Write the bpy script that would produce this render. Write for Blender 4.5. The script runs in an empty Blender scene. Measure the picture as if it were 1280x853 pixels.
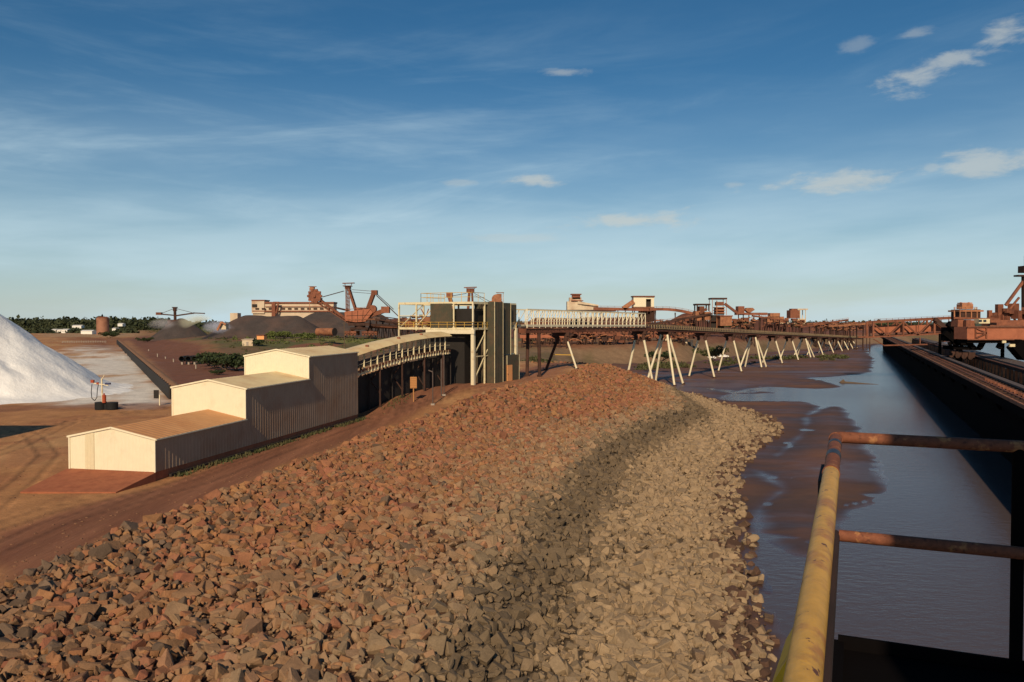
import bpy, bmesh, math, random
import numpy as np
from mathutils import Vector, Matrix
R=math.radians; PI=math.pi
random.seed(7); rng=np.random.default_rng(11)
S=bpy.context.scene; C=S.collection
# ---------------------------------------------------------------- camera geometry
H=15.0; TH=math.atan(24.5/1000.0)
def ray(px,py):
    u=(px-640)/1000; v=(426.5-py)/1000
    return (u, math.cos(TH)+v*math.sin(TH), -math.sin(TH)+v*math.cos(TH))
def at(px,py,z=0.0):
    d=ray(px,py); t=(z-H)/d[2]; return (d[0]*t,d[1]*t,z)
def atd(px,py,y,dy=0.0):
    d=ray(px,py); t=y/d[1]; return (d[0]*t,y+dy,H+d[2]*t)
AZ=R(9.5); EL=R(31)          # shadows fall toward azimuth AZ (clockwise from +Y)
# ---------------------------------------------------------------- materials
M={}
def mat(name,col,rough=.8,var=.15,scale=1.0,col2=None,mix=(.45,.7),metal=0,bump=0,bscale=None,detail=6,stretch=(1,1,1),col3=None,scale3=.3,mix3=(.5,.65),spec=.3,ovar=0):
    m=bpy.data.materials.new(name); m.use_nodes=True; N=m.node_tree.nodes; L=m.node_tree.links
    b=N['Principled BSDF']; b.inputs['Roughness'].default_value=rough; b.inputs['Metallic'].default_value=metal
    b.inputs['Specular IOR Level'].default_value=spec
    g=N.new('ShaderNodeNewGeometry'); mp=N.new('ShaderNodeMapping'); mp.inputs['Scale'].default_value=stretch
    L.new(g.outputs['Position'],mp.inputs['Vector'])
    def noise(s,d=detail):
        n=N.new('ShaderNodeTexNoise'); n.inputs['Scale'].default_value=s; n.inputs['Detail'].default_value=d
        n.inputs['Roughness'].default_value=.62; L.new(mp.outputs[0],n.inputs['Vector']); return n.outputs['Fac']
    def rng_(sock,a,bb,lo=0,hi=1):
        r=N.new('ShaderNodeMapRange'); r.inputs['From Min'].default_value=a; r.inputs['From Max'].default_value=bb
        r.inputs['To Min'].default_value=lo; r.inputs['To Max'].default_value=hi; L.new(sock,r.inputs['Value']); return r.outputs[0]
    def mixc(f,a,bb):
        x=N.new('ShaderNodeMix'); x.data_type='RGBA'; L.new(f,x.inputs['Factor'])
        for s,v in ((x.inputs['A'],a),(x.inputs['B'],bb)):
            if isinstance(v,tuple): s.default_value=(*v[:3],1)
            else: L.new(v,s)
        return x.outputs['Result']
    cur=tuple(col)
    if col2: cur=mixc(rng_(noise(scale),*mix),cur,tuple(col2))
    if col3: cur=mixc(rng_(noise(scale3),*mix3),cur,tuple(col3))
    if var:
        n=noise(scale*3.1); f=rng_(n,.25,.75,1-var,1+var)
        x=N.new('ShaderNodeVectorMath'); x.operation='SCALE'; L.new(f,x.inputs['Scale'])
        if isinstance(cur,tuple): x.inputs[0].default_value=cur[:3]
        else: L.new(cur,x.inputs[0])
        cur=x.outputs[0]
    if ovar:
        oi=N.new('ShaderNodeObjectInfo'); ad=N.new('ShaderNodeMath'); ad.operation='ADD'; L.new(oi.outputs['Random'],ad.inputs[0]); L.new(g.outputs['Random Per Island'],ad.inputs[1])
        x=N.new('ShaderNodeVectorMath'); x.operation='SCALE'; L.new(rng_(ad.outputs[0],0,2,1-ovar,1+ovar),x.inputs['Scale'])
        if isinstance(cur,tuple): x.inputs[0].default_value=cur[:3]
        else: L.new(cur,x.inputs[0])
        cur=x.outputs[0]
    if isinstance(cur,tuple): b.inputs['Base Color'].default_value=(*cur,1)
    else: L.new(cur,b.inputs['Base Color'])
    if bump:
        bp=N.new('ShaderNodeBump'); bp.inputs['Strength'].default_value=1; bp.inputs['Distance'].default_value=bump
        L.new(noise(bscale or scale*4,8),bp.inputs['Height']); L.new(bp.outputs[0],b.inputs['Normal'])
    M[name]=m; return m
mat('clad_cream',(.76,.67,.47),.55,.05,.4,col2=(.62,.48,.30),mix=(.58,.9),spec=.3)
mat('clad_roof',(.72,.56,.30),.5,.06,.25,col2=(.52,.30,.13),mix=(.45,.8))
mat('clad_roof_dusty',(.60,.30,.12),.6,.08,.3,col2=(.50,.22,.08),mix=(.4,.75))
mat('clad_green',(.066,.060,.038),.6,.12,.6,col2=(.11,.07,.042),mix=(.42,.75),spec=.2)
mat('clad_shaded',(.36,.25,.165),.65,.08,.25,col2=(.30,.17,.095),mix=(.45,.75),spec=.2)  # side wall brown: shade put into the colour, plus some red dust
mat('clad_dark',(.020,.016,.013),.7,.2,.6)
mat('cream_steel',(.66,.56,.34),.5,.1,1.5,col2=(.35,.17,.07),mix=(.56,.75))
mat('cream_leg',(.72,.62,.42),.5,.08,.6,col2=(.40,.24,.12),mix=(.6,.8))
mat('yellow_steel',(.55,.33,.06),.45,.12,2,col2=(.32,.13,.04),mix=(.55,.75))
mat('rust',(.20,.072,.038),.85,.25,.5,col2=(.12,.045,.028),mix=(.45,.7),ovar=.55)
mat('rust_light',(.32,.135,.065),.8,.25,.5,col2=(.18,.07,.038),mix=(.45,.7),ovar=.5)
mat('rust_dark',(.060,.028,.019),.9,.25,.6,col2=(.03,.016,.012),mix=(.45,.7),ovar=.5)
mat('rust_girder',(.36,.12,.06),.75,.12,.4,col2=(.25,.08,.04),mix=(.5,.75))
mat('dark_steel',(.03,.022,.018),.8,.2,.8)
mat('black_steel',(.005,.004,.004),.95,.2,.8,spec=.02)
mat('rubber',(.012,.012,.012),.8,.1,2)
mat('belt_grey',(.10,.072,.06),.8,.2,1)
mat('concrete',(.34,.28,.22),.9,.12,.8,bump=.02)
mat('red_concrete',(.33,.11,.05),.9,.15,.8,col2=(.25,.075,.035))
mat('orange_door',(.80,.36,.13),.55,.1,1.5)
mat('orange_paint',(.42,.19,.06),.5,.1,1.5)
mat('red_paint',(.36,.07,.03),.4,.1,2)
mat('white_paint',(.78,.74,.66),.5,.05,1)
mat('glass_dark',(.02,.025,.03),.1,.0,1,spec=.6)
mat('salt',(.86,.84,.80),.8,.05,.15,col2=(.76,.74,.71),mix=(.5,.8),bump=.15,bscale=1.2,col3=(.62,.58,.54),scale3=.06,mix3=(.6,.8))
mat('ore_dark',(.060,.047,.042),.95,.22,.05,col2=(.10,.062,.048),mix=(.45,.7),bump=.5,bscale=.5)
mat('ore_red',(.115,.045,.030),.95,.25,.06,col2=(.07,.033,.025),mix=(.45,.7),bump=.5,bscale=.5)
mat('leaf_dark',(.022,.034,.010),.7,.4,.6,col2=(.045,.06,.018),mix=(.4,.65))
mat('leaf_scrub',(.060,.072,.022),.8,.4,.3,col2=(.10,.078,.035),mix=(.4,.65))
mat('leaf_green',(.075,.10,.022),.8,.4,.3,col2=(.12,.13,.035),mix=(.4,.65))
mat('bark',(.12,.08,.05),.9,.2,3)
mat('pipe_yellow',(.58,.32,.06),.5,.2,7,col2=(.42,.19,.05),mix=(.52,.62),bump=.0025,bscale=45,col3=(.13,.045,.022),scale3=22,mix3=(.635,.655))
mat('pipe_rust',(.20,.068,.034),.8,.3,12,col2=(.34,.15,.06),mix=(.56,.62),bump=.002,bscale=60,col3=(.10,.035,.02),scale3=30,mix3=(.58,.66))
mat('band_black',(.02,.02,.03),.5,.1,10)
mat('toe_yellow',(.72,.42,.02),.45,.12,6,col2=(.30,.13,.03),mix=(.6,.72))
# ---------------------------------------------------------------- mesh builder
class MB:
    def __init__(s): s.v=[]; s.f=[]
    def add(s,vs,fs):
        o=len(s.v); s.v+= [tuple(v) for v in vs]; s.f+=[tuple(i+o for i in f) for f in fs]; return s
    def hexa(s,p): # 8 pts: bottom 4 ccw, top 4 ccw
        return s.add(p,[(3,2,1,0),(4,5,6,7),(0,1,5,4),(1,2,6,5),(2,3,7,6),(3,0,4,7)])
    def box(s,c,d,rz=0):
        x,y,z=d[0]/2,d[1]/2,d[2]/2; ca,sa=math.cos(rz),math.sin(rz); P=[]
        for dz in (-z,z):
            for dx,dy in ((-x,-y),(x,-y),(x,y),(-x,y)): P.append((c[0]+dx*ca-dy*sa,c[1]+dx*sa+dy*ca,c[2]+dz))
        return s.hexa(P)
    def beam(s,p,q,w=.2,h=None):
        h=h or w; p=Vector(p);q=Vector(q); a=(q-p)
        if a.length<1e-6: return s
        a.normalize(); up=Vector((0,0,1)) if abs(a.z)<.99 else Vector((0,1,0))
        r=a.cross(up).normalized(); u=r.cross(a).normalized(); P=[]
        for e in (p,q):
            for i,j in ((-1,-1),(1,-1),(1,1),(-1,1)): P.append(e+r*(i*w/2)+u*(j*h/2))
        return s.add(P,[(3,2,1,0),(4,5,6,7),(0,1,5,4),(1,2,6,5),(2,3,7,6),(3,0,4,7)])
    def pipe(s,p,q,r=.1,r2=None,n=10,cap=True):
        r2=r2 if r2 is not None else r; p=Vector(p);q=Vector(q); a=(q-p).normalized()
        up=Vector((0,0,1)) if abs(a.z)<.95 else Vector((1,0,0)); x=a.cross(up).normalized(); y=x.cross(a)
        V=[];F=[]
        for e,rr in ((p,r),(q,r2)):
            for k in range(n): t=2*PI*k/n; V.append(e+(x*math.cos(t)+y*math.sin(t))*rr)
        for k in range(n): F.append((k,(k+1)%n,n+(k+1)%n,n+k))
        if cap: F.append(tuple(range(n-1,-1,-1))); F.append(tuple(range(n,2*n)))
        return s.add(V,F)
    def prism(s,pts,y0,y1): # outline pts (x,z) extruded along y
        n=len(pts); V=[(x,y0,z) for x,z in pts]+[(x,y1,z) for x,z in pts]
        F=[tuple(range(n)),tuple(range(2*n-1,n-1,-1))]+[(i,n+i,n+(i+1)%n,(i+1)%n) for i in range(n)]
        return s.add(V,F)
    def leaves(s,c,rad,n,size,flat=.5):
        c=np.array(c); 
        for k in range(n):
            d=rng.normal(size=3); d/=np.linalg.norm(d); rr=rng.random()**.4
            p=c+d*rr*np.array(rad); 
            a=rng.normal(size=3); a/=np.linalg.norm(a); b=np.cross(a,rng.normal(size=3)); b/=np.linalg.norm(b)+1e-9
            z=size*(.6+.8*rng.random())
            s.add([p-a*z*.5,p+b*z*.35,p+a*z*.5,p-b*z*.35],[(0,1,2,3)])
        return s
def many(name,mbs,m,parent,cap=100):
    for q in mbs[:cap]: part(name,q,m,parent)
    if len(mbs)>cap:
        q=MB(); [q.add(b.v,b.f) for b in mbs[cap:]]; part(name,q,m,parent,kind='stuff')
def root_loc(o):
    while o.parent: o=o.parent
    return Vector(o.location)
def link(name,mesh,parent=None):
    o=bpy.data.objects.new(name,mesh); C.objects.link(o)
    if parent: o.parent=parent
    return o
def part(name,mb,m,parent=None,loc=None,smooth=False,kind=None,label=None):
    off=root_loc(parent) if parent else Vector(loc or (0,0,0))
    me=bpy.data.meshes.new(name); me.from_pydata([tuple(Vector(v)-off) for v in mb.v],[],mb.f)
    bm=bmesh.new(); bm.from_mesh(me); bmesh.ops.recalc_face_normals(bm,faces=bm.faces); bm.to_mesh(me); bm.free()
    me.materials.append(M[m] if isinstance(m,str) else m)
    if smooth:
        me.polygons.foreach_set('use_smooth',[True]*len(me.polygons)); 
        try: me.set_sharp_from_angle(angle=R(40))
        except Exception: pass
    o=link(name,me,parent)
    if not parent: o.location=off
    if kind: o['kind']=kind
    if label: o['label']=label
    return o
def thing(name,label,cat,loc,group=None):
    o=bpy.data.objects.new(name,None); C.objects.link(o); o.location=loc; o.empty_display_size=.5
    o['label']=label; o['category']=cat
    if group: o['group']=group
    return o
def tag(o,label,cat,group=None):
    o['label']=label; o['category']=cat
    if group: o['group']=group
    return o
def npmesh(name,V,F,m,attr=None):
    me=bpy.data.meshes.new(name); V=np.asarray(V,dtype=np.float32); F=np.asarray(F,dtype=np.int32); k=F.shape[1]
    me.vertices.add(len(V)); me.vertices.foreach_set('co',V.ravel()); me.loops.add(F.size); me.loops.foreach_set('vertex_index',F.ravel())
    me.polygons.add(len(F)); me.polygons.foreach_set('loop_start',np.arange(0,F.size,k,dtype=np.int32))
    try: me.polygons.foreach_set('loop_total',np.full(len(F),k,dtype=np.int32))
    except Exception: pass
    if attr is not None:
        a=me.color_attributes.new('Col','FLOAT_COLOR','POINT'); c=np.ones((len(V),4),dtype=np.float32); c[:,:3]=attr; a.data.foreach_set('color',c.ravel())
    me.update(calc_edges=True); me.materials.append(M[m] if isinstance(m,str) else m)
    return me
# ---------------------------------------------------------------- terrain
def sm(t): t=np.clip(t,0,1); return t*t*(3-2*t)
def vnoise(x,y,seed=0):
    xi=np.floor(x).astype(np.int64); yi=np.floor(y).astype(np.int64); fx=x-xi; fy=y-yi; fx=fx*fx*(3-2*fx); fy=fy*fy*(3-2*fy)
    def h(a,b):
        n=(a*374761393+b*668265263+seed*1442695041)&0x7fffffff; n=((n^(n>>13))*1274126177)&0x7fffffff; return ((n^(n>>16))&0xffff)/65535.0
    return (h(xi,yi)*(1-fx)+h(xi+1,yi)*fx)*(1-fy)+(h(xi,yi+1)*(1-fx)+h(xi+1,yi+1)*fx)*fy
def fbm(x,y,seed=0,o=4):
    s=0;a=.5;t=0
    for k in range(o): s=s+a*vnoise(x*2**k+17.3*k,y*2**k-9.1*k,seed+k); t+=a; a*=.5
    return s/t
def e_land(x,y):
    x=np.asarray(x,float); y=np.asarray(y,float)
    k=np.maximum(0,-20-x)*3
    z=2.7*sm((y-110-k)/42)*sm((x+36)/8)*sm((300-y)/60) + 1.2*sm((y-170)/25)*sm((x-2)/12)*sm((250-y)/40)
    az=x/np.maximum(y,1)
    z=z+5*sm((y-330)/110)*sm((az+.47)/.12)
    return z
def G(px,py):
    d=ray(px,py); t=20.0
    while t<3000:
        if H+d[2]*t<=float(e_land(d[0]*t,d[1]*t)): break
        t+=.5
    return (d[0]*t,d[1]*t,H+d[2]*t)
crest=[(-29.6,-40),(-29.6,30)]+[(lambda g:(g[0]+1.3,g[1]))(G(*p)) for p in ((3,725),(53,700),(134,666),(212,640),(278,612),(332,589),(400,566),(454,543),(525,522),(571,501),(660,479),(710,465))]+[(17,196),(24,204)]
LAND=crest+[(14,214),(6,232),(5,262),(10,330),(20,385),(80,410),(150,535),(300,725),(500,870),(1500,1500),(9000,6000),(9000,12000),(-12000,12000),(-12000,-60)]
toe=[(4,-40),(8,20)]+[at(*p,-5)[:2] for p in ((950,850),(937,760),(925,700),(912,620),(915,590),(940,565),(973,540),(962,525),(922,512),(892,503),(866,494))]
MM=toe+[(44,220),(32,236),(22,252),(22,280),(28,340),(40,368),(88,392),(162,512),(312,700),(510,850),(1500,1470),(9000,5950),(9000,12000),(-12000,12000),(-12000,-60)]
def inpoly(x,y,P):
    c=np.zeros(x.shape,bool); n=len(P)
    for i in range(n):
        x1,y1=P[i]; x2,y2=P[(i+1)%n]
        if y1==y2: continue
        m=((y1>y)!=(y2>y))&(x<(x2-x1)*(y-y1)/(y2-y1)+x1); c^=m
    return c
def dpoly(x,y,P):
    d=np.full(x.shape,1e9); n=len(P)
    for i in range(n):
        x1,y1=P[i]; x2,y2=P[(i+1)%n]; dx,dy=x2-x1,y2-y1; t=np.clip(((x-x1)*dx+(y-y1)*dy)/(dx*dx+dy*dy+1e-9),0,1)
        d=np.minimum(d,np.hypot(x-x1-t*dx,y-y1-t*dy))
    return d
WPX=[(1092,431),(1084,437),(1081,441),(1088,448),(1086,456),(1083,466),(1059,469),(1030,472),(1003,473),(1025,477),(1044,484),(1019,486),(989,484.5),(960,483),(930,486),(912,491),(892,500),(912,502),(960,502),(1000,503),(1017,507.5),(999,524),(997,537),(984,549),(965,571),(971,573),(995,560),(1014,543),(1019,530),(1014,520.6),(1044,509),(1059,528),(1062,549),(1087,579),(1087,609),(1070,626),(1040,635),(1030,660),(1010,690),(977,672),(966,637),(991,620),(995,610),(962,589),(933,585),(945,599),(964,610),(941,624),(925,649),(918,680),(925,720),(945,800)]
WATER=[at(a,b,-5)[:2] for a,b in WPX]+[(14,40),(10,-60),(3000,-60),(9000,3000),(9000,5940),(1500,1465),(520,845)]
PUD=[at(a,b,-5)[:2] for a,b in ((866,484.5),(900,487),(935,488),(960,491),(930,492),(900,489.5))]
def qslope(x,y):
    inL=inpoly(x,y,LAND); inM=inpoly(x,y,MM); dc=dpoly(x,y,LAND); dt=dpoly(x,y,MM)
    q=dc/(dc+dt+1e-6); q=np.where(inL,-dc,np.where(inM,q,2.0)); return q,inL,inM
def height(x,y,full=False):
    q,inL,inM=qslope(x,y); e=e_land(x,y)
    rocky=(y<255)&(x>-40)
    far=~rocky
    zs=np.where(q<.58,e+.12+(-1.2-e-.12)*np.clip(q,0,.58)/.58,np.where(q<.76,-1.2-2.4*sm((q-.58)/.18),-3.6-1.4*(q-.76)/.24))
    zf=e+(-5-e)*sm(q)
    zs=np.where(far,zf,zs)
    n1=(fbm(x*.12,y*.12,3)-.5)
    zl=e+np.where(y<300,.12,.8)*n1*2+np.where(rocky,.12*np.exp(np.minimum(q,0)*1.2),0)
    # mud / water
    inW=inpoly(x,y,WATER)|inpoly(x,y,PUD); dW=np.minimum(dpoly(x,y,WATER),dpoly(x,y,PUD))
    sd=np.where(inW,-dW,dW)+ (fbm(x*.09,y*.28,5,5)-.5)*1.5*np.clip(y/110,.5,3.0)
    rv=np.abs(fbm(x*.055+.3*fbm(x*.2,y*.2,15),y*.10,14,4)-.5); zm=-5+np.clip((sd+1.9)*.055,-.35,.26)+ (fbm(x*.3,y*.8,9)-.5)*.05-.16*np.clip(1-rv/.022,0,1)
    z=np.where(inL,zl,np.where(inM,zs,zm))
    if full: return z,q,inL,inM,sd
    return z
# ---------------------------------------------------------------- ground
def colmat(name,rough,var,scale,bump,bscale,stretch=(1,1,1),spec=.25,wet=False,source='attr'):
    m=bpy.data.materials.new(name); m.use_nodes=True; N=m.node_tree.nodes; L=m.node_tree.links; b=N['Principled BSDF']
    b.inputs['Specular IOR Level'].default_value=spec; b.inputs['Roughness'].default_value=rough
    if source=='attr': a=N.new('ShaderNodeAttribute'); a.attribute_name='Col'; c=a.outputs['Color']
    else: a=N.new('ShaderNodeObjectInfo'); c=a.outputs['Color']
    g=N.new('ShaderNodeNewGeometry'); mp=N.new('ShaderNodeMapping'); mp.inputs['Scale'].default_value=stretch; L.new(g.outputs['Position'],mp.inputs[0])
    def noise(s,d=7,r=.65):
        n=N.new('ShaderNodeTexNoise'); n.inputs['Scale'].default_value=s; n.inputs['Detail'].default_value=d; n.inputs['Roughness'].default_value=r; L.new(mp.outputs[0],n.inputs['Vector']); return n.outputs['Fac']
    def mr(sock,a,bb,lo,hi):
        r=N.new('ShaderNodeMapRange'); r.inputs['From Min'].default_value=a; r.inputs['From Max'].default_value=bb; r.inputs['To Min'].default_value=lo; r.inputs['To Max'].default_value=hi; L.new(sock,r.inputs['Value']); return r.outputs[0]
    v1=mr(noise(scale),.3,.7,1-var,1+var); v2=mr(noise(scale*9),.3,.7,1-var*.7,1+var*.7)
    mu=N.new('ShaderNodeMath'); mu.operation='MULTIPLY'; L.new(v1,mu.inputs[0]); L.new(v2,mu.inputs[1])
    x=N.new('ShaderNodeVectorMath'); x.operation='SCALE'; L.new(c,x.inputs[0]); L.new(mu.outputs[0],x.inputs['Scale']); L.new(x.outputs[0],b.inputs['Base Color'])
    bp=N.new('ShaderNodeBump'); bp.inputs['Distance'].default_value=bump; L.new(noise(bscale,9,.7),bp.inputs['Height']); L.new(bp.outputs[0],b.inputs['Normal'])
    if wet:
        sx=N.new('ShaderNodeSeparateXYZ'); L.new(g.outputs['Position'],sx.inputs[0]); k=N.new('ShaderNodeMath'); k.operation='MULTIPLY'; L.new(mr(noise(.06,6),.40,.6,.55,1.25),k.inputs[0]); L.new(mr(sx.outputs[2],-5.01,-4.90,.2,.75),k.inputs[1]); L.new(k.outputs[0],b.inputs['Roughness'])
    M[name]=m; return m
colmat('dirt',.95,.22,.3,.10,2.5)
colmat('track',.95,.2,.35,.10,1.6,stretch=(1,.12,1))
colmat('bed',.95,.3,.8,.2,3)
colmat('mud',.6,.16,.12,.03,1.5,stretch=(.4,1,1),spec=.35,wet=(.38,.8))
colmat('rockfill',.95,.16,1.6,.06,6)
colmat('boulder_rock',.95,.18,1.6,.06,6,source='obj')
angs=np.radians(np.arange(-72,72.01,.16)); rs=[14.0]
while rs[-1]<2600: rs.append(rs[-1]*1.0135)
rs=np.array(rs+[3200,4500,7000,11000]); NA=len(angs); NR=len(rs)
A,Rr=np.meshgrid(angs,rs); X=(Rr*np.sin(A)).ravel(); Y=(Rr*np.cos(A)).ravel()
Z,Q,inL,inM,SD=height(X,Y,True)
def zone(pts,z=0.0,soft=3.0,warp=3.0,seed=1):
    P=[at(a,b,z)[:2] for a,b in pts]; wx=X+(fbm(X*.08,Y*.05,seed)-.5)*warp*2; wy=Y+(fbm(X*.05,Y*.08,seed+5)-.5)*warp*4
    i=inpoly(wx,wy,P); d=dpoly(wx,wy,P); s=soft*np.clip(Y/120,.3,6)
    return np.clip(.5+np.where(i,d,-d)/s,0,1)[:,None]
def mixv(a,b,t): return a*(1-t)+np.array(b)*t
n1=fbm(X*.03,Y*.03,21)[:,None]; n2=fbm(X*.25,Y*.12,22)[:,None]
col=np.ones((len(X),3))*np.array([.40,.19,.075]); col=mixv(col,(.47,.27,.12),sm((n1-.45)*5)*.7); col=mixv(col,(.27,.10,.045),sm((n2-.52)*6)*.45)
# pale salt spill, dark red track, rail corridor, scrub bank, far scrub
z_salt=zone([(20,512),(205,507),(212,500),(208,480),(190,455),(165,441),(140,432),(112,432),(60,440),(20,480)],0,4,5,2)
n3=(fbm(X*.045,Y*.03,31,5)*.6+fbm(X*.2,Y*.1,32)*.4)[:,None]
col=mixv(col,(.66,.60,.52),z_salt*sm((n3-.25)*3.4))
col=mixv(col,(.22,.09,.045),zone([(0,515),(60,511),(205,512),(213,507),(205,503),(60,507),(0,507)],0,2,2,3)*.7)
col=mixv(col,(.20,.075,.035),zone([(85,421),(150,424),(150,440),(110,432)],0,6,6,4))
col=mixv(col,(.34,.22,.12),zone([(40,411),(170,411),(175,421),(60,422)],0,5,10,5)*.8)
z_rail=zone([(152,424),(217,500),(305,495),(450,505),(448,470),(330,462),(300,452),(235,432),(185,419)],0,3,3,6)
col=mixv(col,(.155,.062,.038),z_rail*.92)
col=mixv(col,(.33,.17,.08),zone([(153,428),(212,487),(218,481),(160,426)],0,1.5,1,7)*.9)
z_trk=zone([(0,735),(0,668),(100,634),(200,607),(320,562),(450,521),(600,484),(690,468),(730,463),(700,480),(600,500),(525,520),(454,545),(332,592),(212,642),(134,669)],0,3,1.6,8)
col=mixv(col,(.185,.070,.038),z_trk*.88); 
t2=sm((fbm(X*.9,Y*.04,41)[:,None]-.45)*5)*z_trk; col=mixv(col,(.27,.115,.06),t2*.6)
col=mixv(col,(.30,.13,.065),zone([(590,487),(660,474),(727,460),(735,463),(700,478),(600,500)],1.5,2,1,9)*.8)
for (wx0,pts_) in ((.95,((-10,690),(70,655),(150,632),(260,600),(360,560),(450,530),(520,508),(600,486),(660,474))),(.95,((-30,668),(60,640),(140,622),(250,590),(350,553),(450,524),(560,495))),(.9,((-20,640),(30,600),(60,570),(40,545),(0,530))),(.9,((-60,585),(20,560),(90,527),(200,522),(320,515))),(.9,((-80,560),(50,535),(130,520),(215,509),(300,500)))):
    Pl=[G(a,b)[:2] for a,b in pts_]; dd=np.full(X.shape,1e9)
    for (x1,y1),(x2,y2) in zip(Pl[:-1],Pl[1:]):
        dx,dy=x2-x1,y2-y1; t=np.clip(((X-x1)*dx+(Y-y1)*dy)/(dx*dx+dy*dy),0,1); dd=np.minimum(dd,np.hypot(X-x1-t*dx+.25*(fbm(X*.1,Y*.1,33)-.5),Y-y1-t*dy))
    w_=np.clip(1-np.abs(dd-wx0)/.38,0,1)[:,None]; col=col*(1-w_*.42*(.4+.9*n2)); w_=np.clip(1-np.abs(dd-wx0-.65)/.25,0,1)[:,None]; col=col*(1+w_*.2)
far=sm((Y[:,None]-235)/70); veg=fbm(X*.02,Y*.012,51)[:,None]; azv=(X/np.maximum(Y,1))[:,None]
left=sm((azv+.48)/.05)
scr=mixv(mixv(np.ones_like(col)*np.array([.16,.095,.05]),(.105,.10,.035),sm((veg-.42)*7)),(.20,.085,.045),sm((fbm(X*.05,Y*.03,52)[:,None]-.55)*8))
col=col*(1-far*left*(1-z_rail))+scr*far*left*(1-z_rail)
gr=zone([(165,409),(230,410),(300,432),(430,436),(520,434),(520,424),(330,421),(240,404),(170,403)],1.0,6,10,11); col=mixv(col,(.19,.19,.05),gr*sm((veg-.2)*4)*.9*(1-z_rail))
rt=sm((azv+.02)/.08)*far; col=mixv(col,(.20,.105,.058),rt*.75); col=mixv(col,(.24,.10,.05),rt*sm((fbm(X*.04,Y*.03,57)[:,None]-.5)*7)*.8)
stock=sm((Y[:,None]-440)/60)*sm((azv+.4)/.05); col=mixv(col,(.17,.065,.04),stock*.85)
farr=sm((Y[:,None]-1150)/400); col=mixv(col,(.07,.08,.04),farr)
# far tidal bank: tan rubble and scrub
bank=(sm((Y-300)/40)*np.where(inM|inL,1,0)*np.clip(1-np.clip(Z-1.5,0,9)/1.2,0,1))[:,None]*sm((azv+.02)/.02)
col=mixv(col,(.22,.14,.08),bank*.9); col=mixv(col,(.12,.09,.04),bank*sm((fbm(X*.06,Y*.02,53)[:,None]-.58)*8)*.7)
# mud
mudc=mixv(np.ones_like(col)*np.array([.14,.064,.036]),(.155,.068,.036),sm((fbm(X*.04,Y*.06,61)[:,None]-.4)*4)); mudc=mixv(mudc,(.07,.042,.035),sm((fbm(X*.09,Y*.4,62)[:,None]-.5)*7)*.6)
mudc=mixv(mudc,(.045,.033,.034),np.clip(1-(SD[:,None])/5,0,1)*.55)
# slope bed, coloured dark to put shade into the gaps between rocks
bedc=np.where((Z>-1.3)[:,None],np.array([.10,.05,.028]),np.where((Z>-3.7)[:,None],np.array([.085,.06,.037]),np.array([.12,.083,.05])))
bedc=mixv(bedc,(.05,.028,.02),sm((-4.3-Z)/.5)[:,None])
idx=np.arange(NR*NA).reshape(NR,NA); F=np.stack([idx[:-1,:-1],idx[:-1,1:],idx[1:,1:],idx[1:,:-1]],-1).reshape(-1,4)
fc=F; cl=inL[F].mean(1)>.5; cm=inM[F].mean(1)>.5; yy=Y[F].mean(1); xx=X[F].mean(1)
trk=(z_trk[:,0][F].mean(1)>.5)&cl
rocky=(yy<255)&(xx>-40)
cls=np.where(trk,1,np.where(cl,0,np.where(cm&rocky,2,np.where(cm,0,3))))
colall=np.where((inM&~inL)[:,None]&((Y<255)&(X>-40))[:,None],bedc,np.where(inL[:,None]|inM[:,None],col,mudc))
V=np.stack([X,Y,Z],1)
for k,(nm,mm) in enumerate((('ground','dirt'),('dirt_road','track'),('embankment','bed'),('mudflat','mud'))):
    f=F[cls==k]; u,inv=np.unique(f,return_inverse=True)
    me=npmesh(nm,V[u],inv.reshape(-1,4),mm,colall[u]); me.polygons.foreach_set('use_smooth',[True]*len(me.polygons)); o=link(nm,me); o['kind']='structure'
# water
m=bpy.data.materials.new('water'); m.use_nodes=True; N=m.node_tree.nodes; L=m.node_tree.links; b=N['Principled BSDF']
b.inputs['Base Color'].default_value=(.088,.064,.058,1); b.inputs['Roughness'].default_value=.22; b.inputs['IOR'].default_value=1.33; b.inputs['Specular IOR Level'].default_value=.38
g=N.new('ShaderNodeNewGeometry'); mp=N.new('ShaderNodeMapping'); mp.inputs['Scale'].default_value=(.55,1,1); mp.inputs['Rotation'].default_value=(0,0,R(18)); L.new(g.outputs['Position'],mp.inputs[0])
n=N.new('ShaderNodeTexNoise'); n.inputs['Scale'].default_value=1.5; n.inputs['Detail'].default_value=4; n.inputs['Roughness'].default_value=.55; L.new(mp.outputs[0],n.inputs['Vector'])
n2_=N.new('ShaderNodeTexNoise'); n2_.inputs['Scale'].default_value=.03; n2_.inputs['Detail'].default_value=3; L.new(mp.outputs[0],n2_.inputs['Vector'])
mr=N.new('ShaderNodeMapRange'); mr.inputs['From Min'].default_value=.35; mr.inputs['From Max'].default_value=.65; mr.inputs['To Min'].default_value=.02; mr.inputs['To Max'].default_value=.075; L.new(n2_.outputs['Fac'],mr.inputs['Value'])
bp=N.new('ShaderNodeBump'); L.new(mr.outputs[0],bp.inputs['Distance']); L.new(n.outputs['Fac'],bp.inputs['Height']); L.new(bp.outputs[0],b.inputs['Normal']); M['water']=m
W=MB().add([(-200,-80,-5),(12000,-80,-5),(12000,12000,-5),(-200,12000,-5)],[(0,1,2,3)]); o=part('water',W,'water'); o['kind']='structure'
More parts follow.
